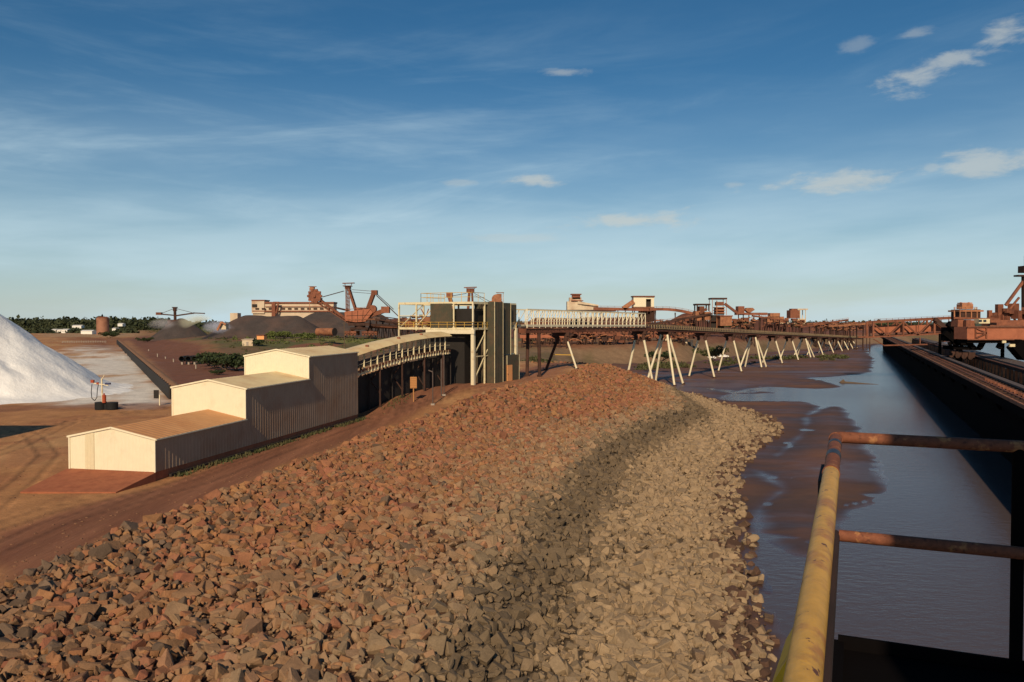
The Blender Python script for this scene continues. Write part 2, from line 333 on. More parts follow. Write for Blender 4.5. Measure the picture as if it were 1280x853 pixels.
# ---------------------------------------------------------------- rocks 
def hull(seed,npt=13,flat=.7,cut=.9):
    r=np.random.default_rng(seed); k=seed%3
    if k==0: P=np.array([(a,b,c) for a in (-1,1) for b in (-1,1) for c in (-1,1)],float)*.68*r.uniform(.62,1.2,(8,3)); P=np.concatenate([P,r.normal(size=(3,3))*.35])
    elif k==1: P=r.normal(size=(14,3)); P/=np.linalg.norm(P,axis=1)[:,None]; P*=r.uniform(.8,1.1,(14,1))
    else:
        P=np.array([(a,b,c) for a in (-1,1) for b in (-1,1) for c in (-1,1)],float)*.66*r.uniform(.7,1.15,(8,3)); P=np.concatenate([P,r.normal(size=(4,3))*.5])
    P*=np.array([1.08,r.uniform(.7,.98),flat*r.uniform(.95,1.3)]); sk=r.normal(0,.09,(3,3)); P=P@(np.eye(3)+sk); P-=P.mean(0); P/=np.sort(np.linalg.norm(P,axis=1))[-3]
    bm=bmesh.new(); [bm.verts.new(p) for p in P]; bmesh.ops.convex_hull(bm,input=bm.verts)
    bmesh.ops.delete(bm,geom=[v for v in bm.verts if not v.link_faces],context='VERTS')
    bmesh.ops.dissolve_limit(bm,angle_limit=R(14),verts=bm.verts,edges=bm.edges)
    return bm
HV=[];
for s in range(16):
    bm=hull(100+s,12+s%4,.62+.02*(s%5)); bmesh.ops.bevel(bm,geom=list(bm.edges),offset=.07,segments=1,affect='EDGES'); bmesh.ops.triangulate(bm,faces=bm.faces); bm.verts.ensure_lookup_table()
    HV.append((np.array([v.co[:] for v in bm.verts]),np.array([[v.index for v in f.verts] for f in bm.faces]))); bm.free()
HM=[] #  finer bevelled versions for the individual boulders
for s in range(16):
    bm=hull(100+s,12+s%4,.62+.02*(s%5)); bmesh.ops.bevel(bm,geom=list(bm.edges),offset=.06,segments=2,affect='EDGES',profile=.6)
    for v in bm.verts: v.co+=Vector(rng.normal(size=3)*.008)
    me=bpy.data.meshes.new('boulder'); bm.to_mesh(me); bm.free(); me.materials.append(M['boulder_rock']); HM.append(me)
def rockcol(x,y,z,r,e0):
    # albedo of each rock: red brown above the tide, pale silt coat below, dark band between
    n=r.random((len(x),6)); big=fbm(x*.06,y*.06,71)
    red=np.array([.270,.116,.056])*(.80+.42*n[:,:1]); red[:,1]*=(.88+.28*n[:,1]); 
    brown=np.array([.235,.130,.068])*(.82+.4*n[:,2:3])
    grey=np.array([.13,.085,.055])*(.75+.6*n[:,3:4])
    # nearer end has more grey-brown stone
    near=np.clip((95-y)/60,0,1); pg=np.clip((big-.5)*1.2,0,.2)*near+.03+.40*np.clip((-19-x)/8,0,1)*np.clip((62-y)/14,0,1)
    pb=.15+.32*near
    u=n[:,4]; c=np.where((u<pg)[:,None],grey,np.where((u<pg+pb)[:,None],brown,red)); cl=np.where(u<pg,0,np.where(u<pg+pb,1,2))
    zz=z+(n[:,5]-.5)*.7+(fbm(x*.1,y*.1,73)-.5)*.5
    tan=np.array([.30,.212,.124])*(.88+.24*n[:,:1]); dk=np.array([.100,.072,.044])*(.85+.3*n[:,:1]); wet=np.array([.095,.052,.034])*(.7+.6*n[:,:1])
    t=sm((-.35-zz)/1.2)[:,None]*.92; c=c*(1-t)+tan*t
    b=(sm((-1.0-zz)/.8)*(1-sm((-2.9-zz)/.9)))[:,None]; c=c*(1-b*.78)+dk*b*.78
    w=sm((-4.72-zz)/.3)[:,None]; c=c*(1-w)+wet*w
    cl=np.where(zz<-4.8,5,np.where((zz<-1.3)&(zz>-3.3),4,np.where(zz<-.9,3,cl)))
    return c,cl
pts=[]
def layer(sp,ymin,ymax,smin,smax,seed,lift,r):
    gx=np.arange(-36,56,sp); gy=np.arange(ymin,ymax,sp); a,b_=np.meshgrid(gx,gy); a=a.ravel()+r.uniform(-.5,.5,a.size)*sp*1.05; b_=b_.ravel()+r.uniform(-.5,.5,b_.size)*sp*1.05
    z,q,l,m_,sd=height(a,b_,True)
    edge=.2+ (fbm(a*.4,b_*.4,81)-.5)*1.8
    k=(((q>.25-edge*.5)&l)|(m_&~l)|((~m_)&(dpoly(a,b_,MM)<.4+(fbm(a*.5,b_*.5,82))*1.5)&(r.random(len(a))<.4)))&(np.abs(np.arctan2(a,b_))<R(60))
    a,b_,z,q=a[k],b_[k],z[k],q[k]; s=np.exp(r.normal(-.02,.24,len(a)))*(smin+smax)/2; s=np.clip(s,smin*.55,smax*1.35)
    return a,b_,z+s*lift,s
r1=np.random.default_rng(5)
LY=[layer(.72,14,95,.41,.55,1,.05,r1),layer(.82,95,235,.44,.58,2,.10,r1),layer(1.9,14,150,.54,.72,3,.08,r1),layer(.85,14,120,.26,.40,4,.5,r1),layer(.45,14,55,.07,.14,5,1.2,r1)]
ax,ay,az_,as_=[np.concatenate([l[i] for l in LY]) for i in range(4)]
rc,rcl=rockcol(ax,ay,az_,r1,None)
# how large each shows in the frame
u=ax/ay; vpy=426.5-1000*((az_-H)*math.cos(TH)+ay*math.sin(TH))/(ay*math.cos(TH)-(az_-H)*math.sin(TH)); upx=640+1000*u
infr=(upx>-5)&(upx<955)&(vpy<856)&(vpy>0); score=np.where(infr,as_/np.hypot(ay,H-az_),0)
order=np.argsort(-score); pick=order[:300]; rest=np.setdiff1d(np.arange(len(ax)),pick)
def rot(r,n):
    e=r.uniform(0,2*PI,(n,3)); e[:,0]=r.normal(0,.42,n); e[:,1]=r.normal(0,.42,n); return e
eul=rot(r1,len(ax)); var_=r1.integers(0,16,len(ax)); asp=r1.uniform(.8,1.2,(len(ax),3))
# rest in one mesh
VV=[];FF=[];CC=[];o_=0
for h in range(16):
    ids=rest[var_[rest]==h]; v,f=HV[h]; n=len(ids)
    c,s_=np.cos(eul[ids]),np.sin(eul[ids])
    Rx=np.zeros((n,3,3));Ry=Rx.copy();Rz=Rx.copy()
    Rx[:,0,0]=1;Rx[:,1,1]=c[:,0];Rx[:,1,2]=-s_[:,0];Rx[:,2,1]=s_[:,0];Rx[:,2,2]=c[:,0]
    Ry[:,1,1]=1;Ry[:,0,0]=c[:,1];Ry[:,0,2]=s_[:,1];Ry[:,2,0]=-s_[:,1];Ry[:,2,2]=c[:,1]
    Rz[:,2,2]=1;Rz[:,0,0]=c[:,2];Rz[:,0,1]=-s_[:,2];Rz[:,1,0]=s_[:,2];Rz[:,1,1]=c[:,2]
    RM=Rz@Ry@Rx; P=v[None]*asp[ids][:,None,:]*as_[ids][:,None,None]; P=np.einsum('nij,nkj->nki',RM,P)+np.stack([ax[ids],ay[ids],az_[ids]],1)[:,None,:]
    VV.append(P.reshape(-1,3)); FF.append((f[None]+(np.arange(n)*len(v))[:,None,None]).reshape(-1,3)+o_); CC.append(np.repeat(rc[ids],len(v),0)); o_+=n*len(v)
me=npmesh('rock_armour',np.concatenate(VV),np.concatenate(FF),'rockfill',np.concatenate(CC)); me.polygons.foreach_set('use_smooth',[False]*len(me.polygons)); me.update(); o=link('rock_armour',me); o['kind']='stuff'
tag(o,'slope of broken red and tan armour rock between the dirt road and the tidal mud','rocks')
gx=r1.uniform(-75,-8,9000); gy=r1.uniform(36,140,9000); gz_,gq,gl,gm,_s=height(gx,gy,True); k=gl&(np.exp(gq/ np.where(r1.random(9000)<.25,30,2.6))>r1.random(9000)); gx,gy,gz_=gx[k],gy[k],gz_[k]; gs=r1.uniform(.04,.16,len(gx)); v,f=HV[1]; a=r1.uniform(0,6.28,len(gx)); c,s_=np.cos(a),np.sin(a)
Pg=v[None]*gs[:,None,None]; Pg=np.stack([Pg[:,:,0]*c[:,None]-Pg[:,:,1]*s_[:,None]+gx[:,None],Pg[:,:,0]*s_[:,None]+Pg[:,:,1]*c[:,None]+gy[:,None],Pg[:,:,2]+gz_[:,None]],-1)
me=npmesh('loose_stones',Pg.reshape(-1,3),(f[None]+(np.arange(len(gx))*len(v))[:,None,None]).reshape(-1,3),'rockfill',np.tile(np.array([.22,.11,.06]),(len(gx)*len(v),1))); me.polygons.foreach_set('use_smooth',[False]*len(me.polygons)); o=link('loose_stones',me); o['kind']='stuff'; tag(o,'loose red stones scattered over the dirt beside the rock slope','stones')
CN=['dark grey angular boulder in the near part of the rock slope','brown angular boulder in the near part of the rock slope','red-brown angular boulder in the near part of the rock slope','tan silt-coated boulder on the near lower rock slope','dark boulder in the darker band of the near rock slope','wet brown boulder at the muddy foot of the rock slope']
GN=['dark grey boulders near the camera','brown boulders near the camera','red-brown boulders near the camera','tan silt-coated boulders low on the slope','dark boulders in the darker band','wet boulders at the muddy foot']
for i in pick:
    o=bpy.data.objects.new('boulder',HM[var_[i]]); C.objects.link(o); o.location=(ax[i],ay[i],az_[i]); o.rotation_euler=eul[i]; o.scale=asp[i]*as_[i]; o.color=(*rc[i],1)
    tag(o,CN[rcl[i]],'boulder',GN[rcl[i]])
def hz(x,y): return float(height(np.array([float(x)]),np.array([float(y)]))[0])
class LF: # local frame: u along azimuth a, v to its left
    def __init__(s,o,a): s.o=o; s.a=R(a); s.d=(math.sin(s.a),math.cos(s.a)); s.l=(-math.cos(s.a),math.sin(s.a)); s.rz=-s.a
    def __call__(s,u,v,z): return (s.o[0]+s.d[0]*u+s.l[0]*v, s.o[1]+s.d[1]*u+s.l[1]*v, z)
def fbox(mb,f,u0,u1,v0,v1,z0,z1):
    return mb.hexa([f(u0,v1,z0),f(u0,v0,z0),f(u1,v0,z0),f(u1,v1,z0),f(u0,v1,z1),f(u0,v0,z1),f(u1,v0,z1),f(u1,v1,z1)])
def corr(mb,f,uv0,uv1,z0,z1,z1b=None,pitch=.76,dep=.04):
    # ribbed cladding panel from uv0 to uv1: ribs on the right-hand side of the run; optional sloping top
    z1b=z1 if z1b is None else z1b; L_=math.hypot(uv1[0]-uv0[0],uv1[1]-uv0[1]); n=max(1,int(L_/pitch)); du=((uv1[0]-uv0[0])/L_,(uv1[1]-uv0[1])/L_); nn=(du[1],-du[0])
    pr=[]
    for k in range(n):
        t0=k*L_/n; p=L_/n
        for a,b in ((0,0),(.72,0),(.80,1),(.92,1)): pr.append((t0+a*p,b*dep))
    pr.append((L_,0)); V=[];F=[]
    for t,d in pr:
        u=uv0[0]+du[0]*t+nn[0]*d; v=uv0[1]+du[1]*t+nn[1]*d; V+= [f(u,v,z0),f(u,v,z1+(z1b-z1)*t/L_)]
    for i in range(len(pr)-1): F.append((2*i,2*i+2,2*i+3,2*i+1))
    return mb.add(V,F)
# ------------------------------------------------ stepped salt shed
SF=LF((-33.6,75.0),12.0); WD=9.3
shed=thing('stepped_shed','long cream corrugated metal shed rising in three steps beside the dirt road','shed',SF(27,WD/2,0))
secs=[(0,16.0,3.9,4.85,'clad_roof_dusty'),(16.0,31.8,7.35,8.25,'clad_roof'),(31.8,48.2,10.33,11.2,'clad_roof')]
zb=.8
for i,(u0,u1,ze,zr,rm) in enumerate(secs):
    w_=MB(); zlo=zb if i==0 else secs[i-1][2]-.05
    # gable facing the camera, with pentagon top, ribbed
    n=12
    for k in range(n):
        v0=WD*k/n; v1=WD*(k+1)/n; h0=ze+(zr-ze)*(1-abs(v0-WD/2)/(WD/2)); h1=ze+(zr-ze)*(1-abs(v1-WD/2)/(WD/2))
        corr(w_,SF,(u0,v1),(u0,v0),zlo,h1,h0,pitch=.26,dep=-.018)
    part('gable_wall',w_,'clad_cream',shed)
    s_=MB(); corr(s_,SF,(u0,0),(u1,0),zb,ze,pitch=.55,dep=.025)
    part('side_wall',s_,'clad_shaded',shed,label='side wall browned to carry its shade')
    s_=MB(); corr(s_,SF,(u1,WD),(u0,WD),zb,ze,pitch=.62,dep=.05); 
    if i==2:
        for k in range(n):
            v0=WD*k/n; v1=WD*(k+1)/n; h0=ze+(zr-ze)*(1-abs(v0-WD/2)/(WD/2)); h1=ze+(zr-ze)*(1-abs(v1-WD/2)/(WD/2)); corr(s_,SF,(u1,v0),(u1,v1),zb,h0,h1,pitch=.3,dep=.02)
    part('back_wall',s_,'clad_cream',shed)
    r_=MB(); ov=.2
    for sgn in (0,1):
        va,vb=(-ov,WD/2) if sgn==0 else (WD/2,WD+ov); za,zz=(ze+.03-.02,zr+.06) if sgn==0 else (zr+.06,ze+.01)
        n2=int((u1-u0)/.7); V=[];F=[]
        for k in range(n2*4+1):
            t=k/(n2*4); u=u0-.1+(u1-u0+.1+(.1 if i==2 else 0))*t; h=(0,0,.035,.035)[k%4]; V+=[SF(u,va,za+h),SF(u,vb,zz+h)]
        for k in range(n2*4): F.append((2*k,2*k+2,2*k+3,2*k+1))
        r_.add(V,F)
    part('roof',r_,rm,shed)
    g_=MB(); h=.13
    for va,vb,za,zz in ((-ov,WD/2,ze+.0,zr+.05),(WD/2,WD+ov,zr+.05,ze+.0)): g_.beam(SF(u0-.11,va,za),SF(u0-.11,vb,zz),.05,h*1.3)
    g_.beam(SF(u0-.1,-.2,ze-.03),SF(u1-.02,-.2,ze-.03),.1,.12); g_.beam(SF(u0-.1,WD+.16,ze-.03),SF(u1-.02,WD+.16,ze-.03),.12,.14)
    for v in (0,WD): g_.beam(SF(u0-.02,v,zlo),SF(u0-.02,v,ze),.14,.14)
    part('flashing',g_,'clad_cream',shed)
pl=MB(); fbox(pl,SF,-.02,48.1,.06,WD-.06,-.5,zb+.02); part('plinth',pl,'red_concrete',shed)
dp=MB(); corr(dp,SF,(-.045,7.55),(-.045,6.55),zb+.02,4.15,4.4,pitch=.3,dep=-.02); part('wall_panel',dp,mat('clad_buff',(.66,.56,.36),.6,.06,1),shed)
rp=MB(); P=[SF(-.05,WD+.8,0),SF(-.05,-.05,0),SF(-9.5,2.2,-.02),SF(-8.5,WD+6,-.02)]
rp.hexa([SF(-7.2,WD-1.2,-.1),SF(-5.6,-.2,-.1),SF(-.05,-.1,-.1),SF(-.05,WD+.3,-.1),SF(-7.2,WD-1.2,.1),SF(-5.6,-.2,.1),SF(-.05,-.1,zb-.02),SF(-.05,WD+.3,zb-.02)])
part('entry_ramp',rp,'red_concrete',shed)
kb=MB(); fbox(kb,SF,2,48.0,-.32,-.06,-.1,.28); part('kerb',kb,'dark_steel',shed)
# ------------------------------------------------ transfer tower
TF=LF((-7.5,154.0),27.0); ZT=2.7; ZTOP=18.6; ZFL=13.6
tw=thing('transfer_tower','tall transfer tower with dark green cladding and cream steel frame at the road end','transfer tower',TF(9,8,ZT))
UL=18.2; VL=17.2
cols=[(0,0),(0,4.3),(0,8.6),(0,13),(0,VL),(9,VL),(UL,VL),(UL,0),(UL,8.6),(9,8.6)]
for (u,v) in cols:
    c_=MB(); big=(v==0 and u in (0,UL)); x,y,_=TF(u,v,0); zb_=max(hz(x,y)-.3,0) if (v in (0,VL) or u==UL) else ZFL-.4
    if u==0 and v in (4.3,8.6): zb_=ZFL-.4
    if big: fbox(c_,TF,u-.32,u+.32,v-.32,v+.32,zb_,ZFL)
    fbox(c_,TF,u-.14,u+.14,v-.14,v+.14,ZFL if big else zb_,ZTOP); part('column',c_,'cream_leg' if big else 'cream_steel',tw)
b_=MB()
for z in (ZFL,ZTOP):
    h=.22
    for v in (0,8.6,VL): b_.beam(TF(-.1,v,z),TF(UL+.1,v,z),.22,h*2)
    for u in (0,9,UL): b_.beam(TF(u,-.1,z),TF(u,VL+.1,z),.22,h*2)
b_.beam(TF(0,0,8.2),TF(UL,0,8.2),.2); b_.beam(TF(0,VL,16),TF(9,VL,16),.14); b_.beam(TF(0,8.6,16.2),TF(0,VL,16.2),.1)
part('floor_beams',b_,'cream_steel',tw)
b_=MB(); fbox(b_,TF,-.5,-.25,-.5,10.5,ZFL-1.0,ZFL-.25); part('front_girder',b_,'cream_leg',tw)
tm=MB()
for u,v,z0,z1 in ((5.75,-1.66,ZT-.2,ZTOP+.3),(9.33,-1.66,ZT-.2,ZTOP+.3),(14.05,-1.0,8.1,ZTOP+.2),(9.4,-1.2,ZT-.2,8),(12.0,-1.19,ZT+3.3,8),(17.65,-1.15,ZT-.2,8.0)): fbox(tm,TF,u-.07,u+.07,v-.03,v+.07,z0,z1)
part('corner_trim',tm,'cream_steel',tw)
fl=MB(); fbox(fl,TF,.1,UL-.1,.1,VL-.1,ZFL-.12,ZFL+.05); part('floor',fl,'dark_steel',tw)
br=MB()
for a,b in (((0,0,8.2),(4.6,0,12.6)),((0,0,3.2),(4.6,0,8.2)),((4.6,0,8.2),(8.5,0,12)),((0,VL,ZFL),(9,VL,ZTOP)),((9,VL,ZFL),(UL,VL,ZTOP)),((0,13,ZFL+.4),(0,8.6,ZTOP-.4))): br.beam(TF(*a),TF(*b),.16)
fbox(br,TF,4.45,4.75,-.15,.15,ZT-.3,ZTOP); part('bracing',br,'cream_steel',tw)
# cladding: upper front panels, tall dark shaft, lower room
cp=MB(); corr(cp,TF,(-.2,9.6),(-.2,4.6),ZFL+.15,ZTOP-.1,pitch=.5,dep=-.03); part('front_cladding',cp,'clad_green',tw)
cp=MB(); fbox(cp,TF,1.2,6.5,1,8.2,ZFL+.1,ZTOP-1.1); part('machine_housing',cp,'clad_dark',tw)
cp=MB()
def shell(mb,f,u0,u1,v0,v1,z0,z1,p=.62):
    corr(mb,f,(u0,v0),(u1,v0),z0,z1,pitch=p); corr(mb,f,(u0,v1),(u0,v0),z0,z1,pitch=p); corr(mb,f,(u1,v0),(u1,v1),z0,z1,pitch=p); corr(mb,f,(u1,v1),(u0,v1),z0,z1,pitch=p)
    mb.add([f(u0,v0,z1),f(u1,v0,z1),f(u1,v1,z1),f(u0,v1,z1)],[(0,1,2,3)])
shell(cp,TF,5.8,9.3,-1.6,3.0,ZT-.3,ZTOP+.3); part('shaft_cladding',cp,'clad_green',tw)
cp=MB(); shell(cp,TF,9.35,14.0,-.9,3.0,8.2,ZTOP+.2); part('side_cladding',cp,'clad_green',tw)
cp=MB(); shell(cp,TF,9.35,17.6,-1.1,4.0,ZT-.3,8.0); part('lower_cladding',cp,'clad_green',tw)
cp=MB(); corr(cp,TF,(14.1,-.2),(18.1,-.2),ZFL+1.2,ZTOP-.1,pitch=.62); part('upper_panel',cp,'clad_green',tw)
dr=MB(); fbox(dr,TF,11.9,14.2,-1.28,-1.15,ZT-.1,ZT+3.3); d_=part('door',dr,'orange_door',tw); hd=MB(); fbox(hd,TF,12.1,12.2,-1.36,-1.28,ZT+1.3,ZT+1.6); part('handle',hd,'dark_steel',d_)
def rail(mb,pts,h=1.1,w=.06,step=1.8):
    for a,b in zip(pts[:-1],pts[1:]):
        a=Vector(a);b=Vector(b); n=max(1,int((b-a).length/step))
        for k in range(n+1): p=a.lerp(b,k/n); mb.beam(p,p+Vector((0,0,h)),w)
        for z in (h,h*.55): mb.beam(a+Vector((0,0,z)),b+Vector((0,0,z)),w)
    return mb
rl=MB(); rail(rl,[TF(UL,-.2,ZFL+.1),TF(-.3,-.2,ZFL+.1),TF(-.3,VL+.1,ZFL+.1),TF(UL,VL+.1,ZFL+.1)],1.15,.08)
part('floor_railing',rl,'yellow_steel',tw)
rl=MB(); rail(rl,[TF(5,.3,ZTOP+.1),TF(.1,.3,ZTOP+.1),TF(.1,12,ZTOP+.1),TF(9,12,ZTOP+.1)],1.9,.09,2.2); part('roof_railing',rl,'yellow_steel',tw)
pf=MB(); fbox(pf,TF,0,9,2,12,ZTOP+.02,ZTOP+.16); part('roof_platform',pf,'cream_steel',tw)
ru=MB(); 
for k in range(26):
    p=TF(rng.uniform(1,16),rng.uniform(8.8,16),ZFL+.2+rng.uniform(0,2.2)); ru.box(p,rng.uniform(.4,1.8,3),rng.uniform(0,3))
for k in range(8): ru.beam(TF(rng.uniform(1,16),rng.uniform(9,16),ZFL+.1),TF(rng.uniform(1,16),rng.uniform(9,16),ZTOP-1),.16)
part('conveyor_machinery',ru,'rust_light',tw)
# dark chute walls below the floor
dk=MB(); fbox(dk,TF,2.2,UL-2,3.2,VL-3,ZT-.4,ZFL-.7); part('chute_housing',dk,'clad_dark',tw)
# ------------------------------------------------ curved conveyor gallery between shed and tower
A0=Vector((-27.6,122.8)); A1=Vector((-13.6,153.5)); n=18
cg=thing('conveyor_gallery','curved cream-roofed conveyor gallery climbing on posts from the shed to the transfer tower','conveyor gallery',(A0.x,A0.y,0))
dv=(A1-A0).normalized(); nr=Vector((dv.y,-dv.x)); Wg=1.9
def gz(t): return 9.6+3.1*(1-(1-min(t,1))**2)
P3=[]
for k in range(n+1):
    t=k/n; c=A0.lerp(A1,t); P3.append((c,gz(t)))
rf=MB();V=[];F=[]
for c,z in P3:
    for s,dz in ((-1.35,-.5),(-.9,.05),(0,.35),(.9,.05),(1.35,-.5)): q=c+nr*(Wg*s*.95); V.append((q.x,q.y,z+dz))
for k in range(n):
    for j in range(4): a=k*5+j; F.append((a,a+1,a+6,a+5))
rf.add(V,F); part('roof',rf,'clad_roof',cg,smooth=True)
for s in (-1,1):
    tr=MB()
    for k in range(n):
        a,za=P3[k]; b,zb2=P3[k+1]; a=a+nr*Wg*s; b=b+nr*Wg*s
        tr.beam((a.x,a.y,za-.55),(b.x,b.y,zb2-.55),.14)
        tr.beam((a.x,a.y,za-3.3),(a.x,a.y,za-.5),.24 if k%2 else .14); 
        tr.beam((a.x,a.y,za-2.2),(b.x,b.y,zb2-2.2),.06)
    part('side_frame',tr,'cream_steel',cg)
    tr=MB(); [tr.beam((P3[k][0]+nr*Wg*s*1.04).to_3d()+Vector((0,0,P3[k][1]-3.25)),(P3[k+1][0]+nr*Wg*s*1.04).to_3d()+Vector((0,0,P3[k+1][1]-3.25)),.24,.34) for k in range(n)]; part('bottom_chord',tr,'rust',cg)
for s in (-1,1):
    tr=MB()
    for k in range(0,n*2):
        t=k/(2*n); c=A0.lerp(A1,t)+nr*Wg*s*1.05; z=gz(t); tr.beam((c.x,c.y,z-3.9),(c.x,c.y,z-3.1),.22)
    for k in range(n):
        a,za=P3[k]; b,zb2=P3[k+1]; a=a+nr*Wg*s; b=b+nr*Wg*s; tr.beam((a.x,a.y,za-3.7),(b.x,b.y,zb2-3.7),.16,.3)
    part('walkway_brackets',tr,'cream_steel',cg)
bl=MB()
for k in range(n):
    a,za=P3[k]; b,zb2=P3[k+1]; bl.beam((a.x,a.y,za-2.6),(b.x,b.y,zb2-2.6),1.4,.5)
part('belt',bl,'belt_grey',cg)
for t in (.06,.3,.5,.72,.92):
    for s in (-1,1):
        c=A0.lerp(A1,t)+nr*Wg*s; lg=MB(); g0=hz(c.x,c.y)-.3; lg.beam((c.x,c.y,g0),(c.x,c.y,gz(t)-3.3),.28); part('leg',lg,'rust_dark',cg)
    lg=MB(); p=A0.lerp(A1,t)-nr*Wg; q=A0.lerp(A1,t)+nr*Wg; lg.beam((p.x,p.y,3.2),(q.x,q.y,gz(t)-4),.16); lg.beam((q.x,q.y,3.2),(p.x,p.y,gz(t)-4),.16); part('brace',lg,'rust_dark',cg)
bx=MB()
for k in (4,9,13): c,z=P3[k]; c=c+nr*1.2; bx.box((c.x,c.y,z+.2),(.5,.5,.35))
part('roof_hatch',bx,'rust',cg)
# dark screen added behind the gallery legs to fill in the deep shade
sc_=thing('shade_screen','added dark screen filling in the deep shade under the curved conveyor gallery','wall',(-25,136,0))
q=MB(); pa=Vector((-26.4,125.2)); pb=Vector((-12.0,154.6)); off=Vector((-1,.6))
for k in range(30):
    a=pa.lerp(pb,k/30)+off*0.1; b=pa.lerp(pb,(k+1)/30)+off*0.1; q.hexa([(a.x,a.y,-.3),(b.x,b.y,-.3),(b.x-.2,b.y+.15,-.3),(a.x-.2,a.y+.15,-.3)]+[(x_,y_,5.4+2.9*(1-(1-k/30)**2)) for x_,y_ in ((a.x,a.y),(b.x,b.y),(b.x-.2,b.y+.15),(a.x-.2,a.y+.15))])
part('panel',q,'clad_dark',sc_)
q=MB()
for k in range(0,31,3): a=pa.lerp(pb,k/30)-off*.12; q.beam((a.x,a.y,-.3),(a.x,a.y,5.3+2.9*(1-(1-k/30)**2)),.18)
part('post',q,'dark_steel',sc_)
# junction box on post, pipes
x,y,_=at(517,499,2.0); g0=hz(x,y); jb=thing('cable_box','orange slatted cable box on a thin post in front of the dark shade screen','junction box',(x,y,g0))
q=MB(); q.beam((x,y,g0-.2),(x,y,g0+3),.16); part('post',q,'orange_paint',jb)
q=MB(); q.box((x,y,g0+3.2),(1.1,.3,1.9)); 
for k in range(6): q.box((x,y-.17,g0+2.45+k*.3),(.9,.06,.1))
part('box',q,'orange_paint',jb)
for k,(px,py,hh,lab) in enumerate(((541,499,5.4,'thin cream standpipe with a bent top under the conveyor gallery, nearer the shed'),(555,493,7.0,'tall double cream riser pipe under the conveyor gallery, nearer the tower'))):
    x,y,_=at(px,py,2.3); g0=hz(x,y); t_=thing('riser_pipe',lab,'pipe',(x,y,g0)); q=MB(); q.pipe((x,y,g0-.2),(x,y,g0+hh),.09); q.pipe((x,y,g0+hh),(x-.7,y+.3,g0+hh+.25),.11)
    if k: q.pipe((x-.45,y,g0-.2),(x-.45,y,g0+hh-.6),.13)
    part('pipe',q,'belt_grey',t_); q=MB(); q.box((x,y,g0+.1),(.6,.6,.3)); part('footing',q,'concrete',t_)  # pipe grey is darkened for the shade under the gallery
# ------------------------------------------------ conveyor bridge to the jetty
t0=(.512,.859); C0=(45.7,246.4); BF=LF(C0,math.degrees(math.atan2(.512,.859)))
def dz_(s): return 14.0-9.4*max(0,(s+3.8))/387 if s>-14 else 14.2+(-14-s)*.004
SE=455
cb=thing('conveyor_bridge','long conveyor bridge on splayed cream steel legs crossing the mudflat to the jetty','conveyor bridge',(C0[0],C0[1],-5))
st=list(np.arange(-86,SE,6.0))
dk=MB()
for a,b in zip(st[:-1],st[1:]):
    za,zb2=dz_(a),dz_(b); 
    for z0,z1,v0,v1 in ((-2.0,-1.05,-1.5,1.5),): dk.hexa([BF(a,v1,za+z0),BF(a,v0,za+z0),BF(b,v0,zb2+z0),BF(b,v1,zb2+z0),BF(a,v1,za+z1),BF(a,v0,za+z1),BF(b,v0,zb2+z1),BF(b,v1,zb2+z1)])
part('deck_girder',dk,'rust',cb)
dk=MB()
for a,b in zip(st[:-1],st[1:]):
    za,zb2=dz_(a),dz_(b); dk.beam(BF(a,.4,za-.72),BF(b,.4,zb2-.72),1.3,.35)
part('belt',dk,'belt_grey',cb)
for sd_ in (-1,1):
    rl=MB(); st2=list(np.arange(-12,SE,2.2))
    for a in st2: z=dz_(a); rl.beam(BF(a,sd_*1.75,z-1.15),BF(a,sd_*1.75,z-.02),.13)
    for a,b in zip(st[:-1],st[1:]):
        if a<-13: continue
        za,zb2=dz_(a),dz_(b); rl.beam(BF(a,sd_*1.75,za),BF(b,sd_*1.75,zb2),.10,.12); rl.beam(BF(a,sd_*1.75,za-.55),BF(b,sd_*1.75,zb2-.55),.08); rl.beam(BF(a,sd_*1.72,za-1.15),BF(b,sd_*1.72,zb2-1.15),.1,.25)
    part('railing',rl,mat('rail_tan',(.30,.21,.11),.7,.2,.3) if sd_==-1 else 'rail_tan',cb)
    # brackets below
    bs=[]
    for a in np.arange(-84,SE,2.7 if sd_==-1 else 12): z=dz_(a); rl=MB(); rl.beam(BF(a,sd_*1.6,z-1.2),BF(a,sd_*1.0,z-2.2),.2); bs.append(rl)
    many('bracket',bs,'rust_dark',cb)
    # upper truss of the landward part
    tr=MB(); ss=np.arange(-86,-14.5,2.75); h=3.3
    for a in ss: z=dz_(a); tr.beam(BF(a,sd_*1.8,z-.9),BF(a,sd_*1.8,z+h-.2),.2)
    for a,b in zip(ss[:-1],ss[1:]):
        za,zb2=dz_(a),dz_(b); tr.beam(BF(a,sd_*1.8,za+.6),BF(b,sd_*1.8,zb2+h-.3),.11)
    tr.beam(BF(ss[0],sd_*1.8,dz_(ss[0])+h-.2),BF(ss[-1],sd_*1.8,dz_(ss[-1])+h-.2),.22,.26); tr.beam(BF(ss[0],sd_*1.8,dz_(ss[0])-.4),BF(ss[-1],sd_*1.8,dz_(ss[-1])-.4),.22,.5)
    tr.beam(BF(ss[0],sd_*1.8,dz_(ss[0])+.55),BF(ss[-1],sd_*1.8,dz_(ss[-1])+.55),.1)
    part('truss',tr,'cream_leg',cb)
q=MB()
for a in np.arange(-86,-15,5.5): z=dz_(a); q.beam(BF(a,-1.8,z+3.0),BF(a,1.8,z+3.0),.14)
part('cross_bracing',q,'cream_steel',cb)
NP=(49.8,244.0)
def s_near(px):
    k=(px-640)/1000; return (k*NP[1]-NP[0])/(t0[0]-k*t0[1])
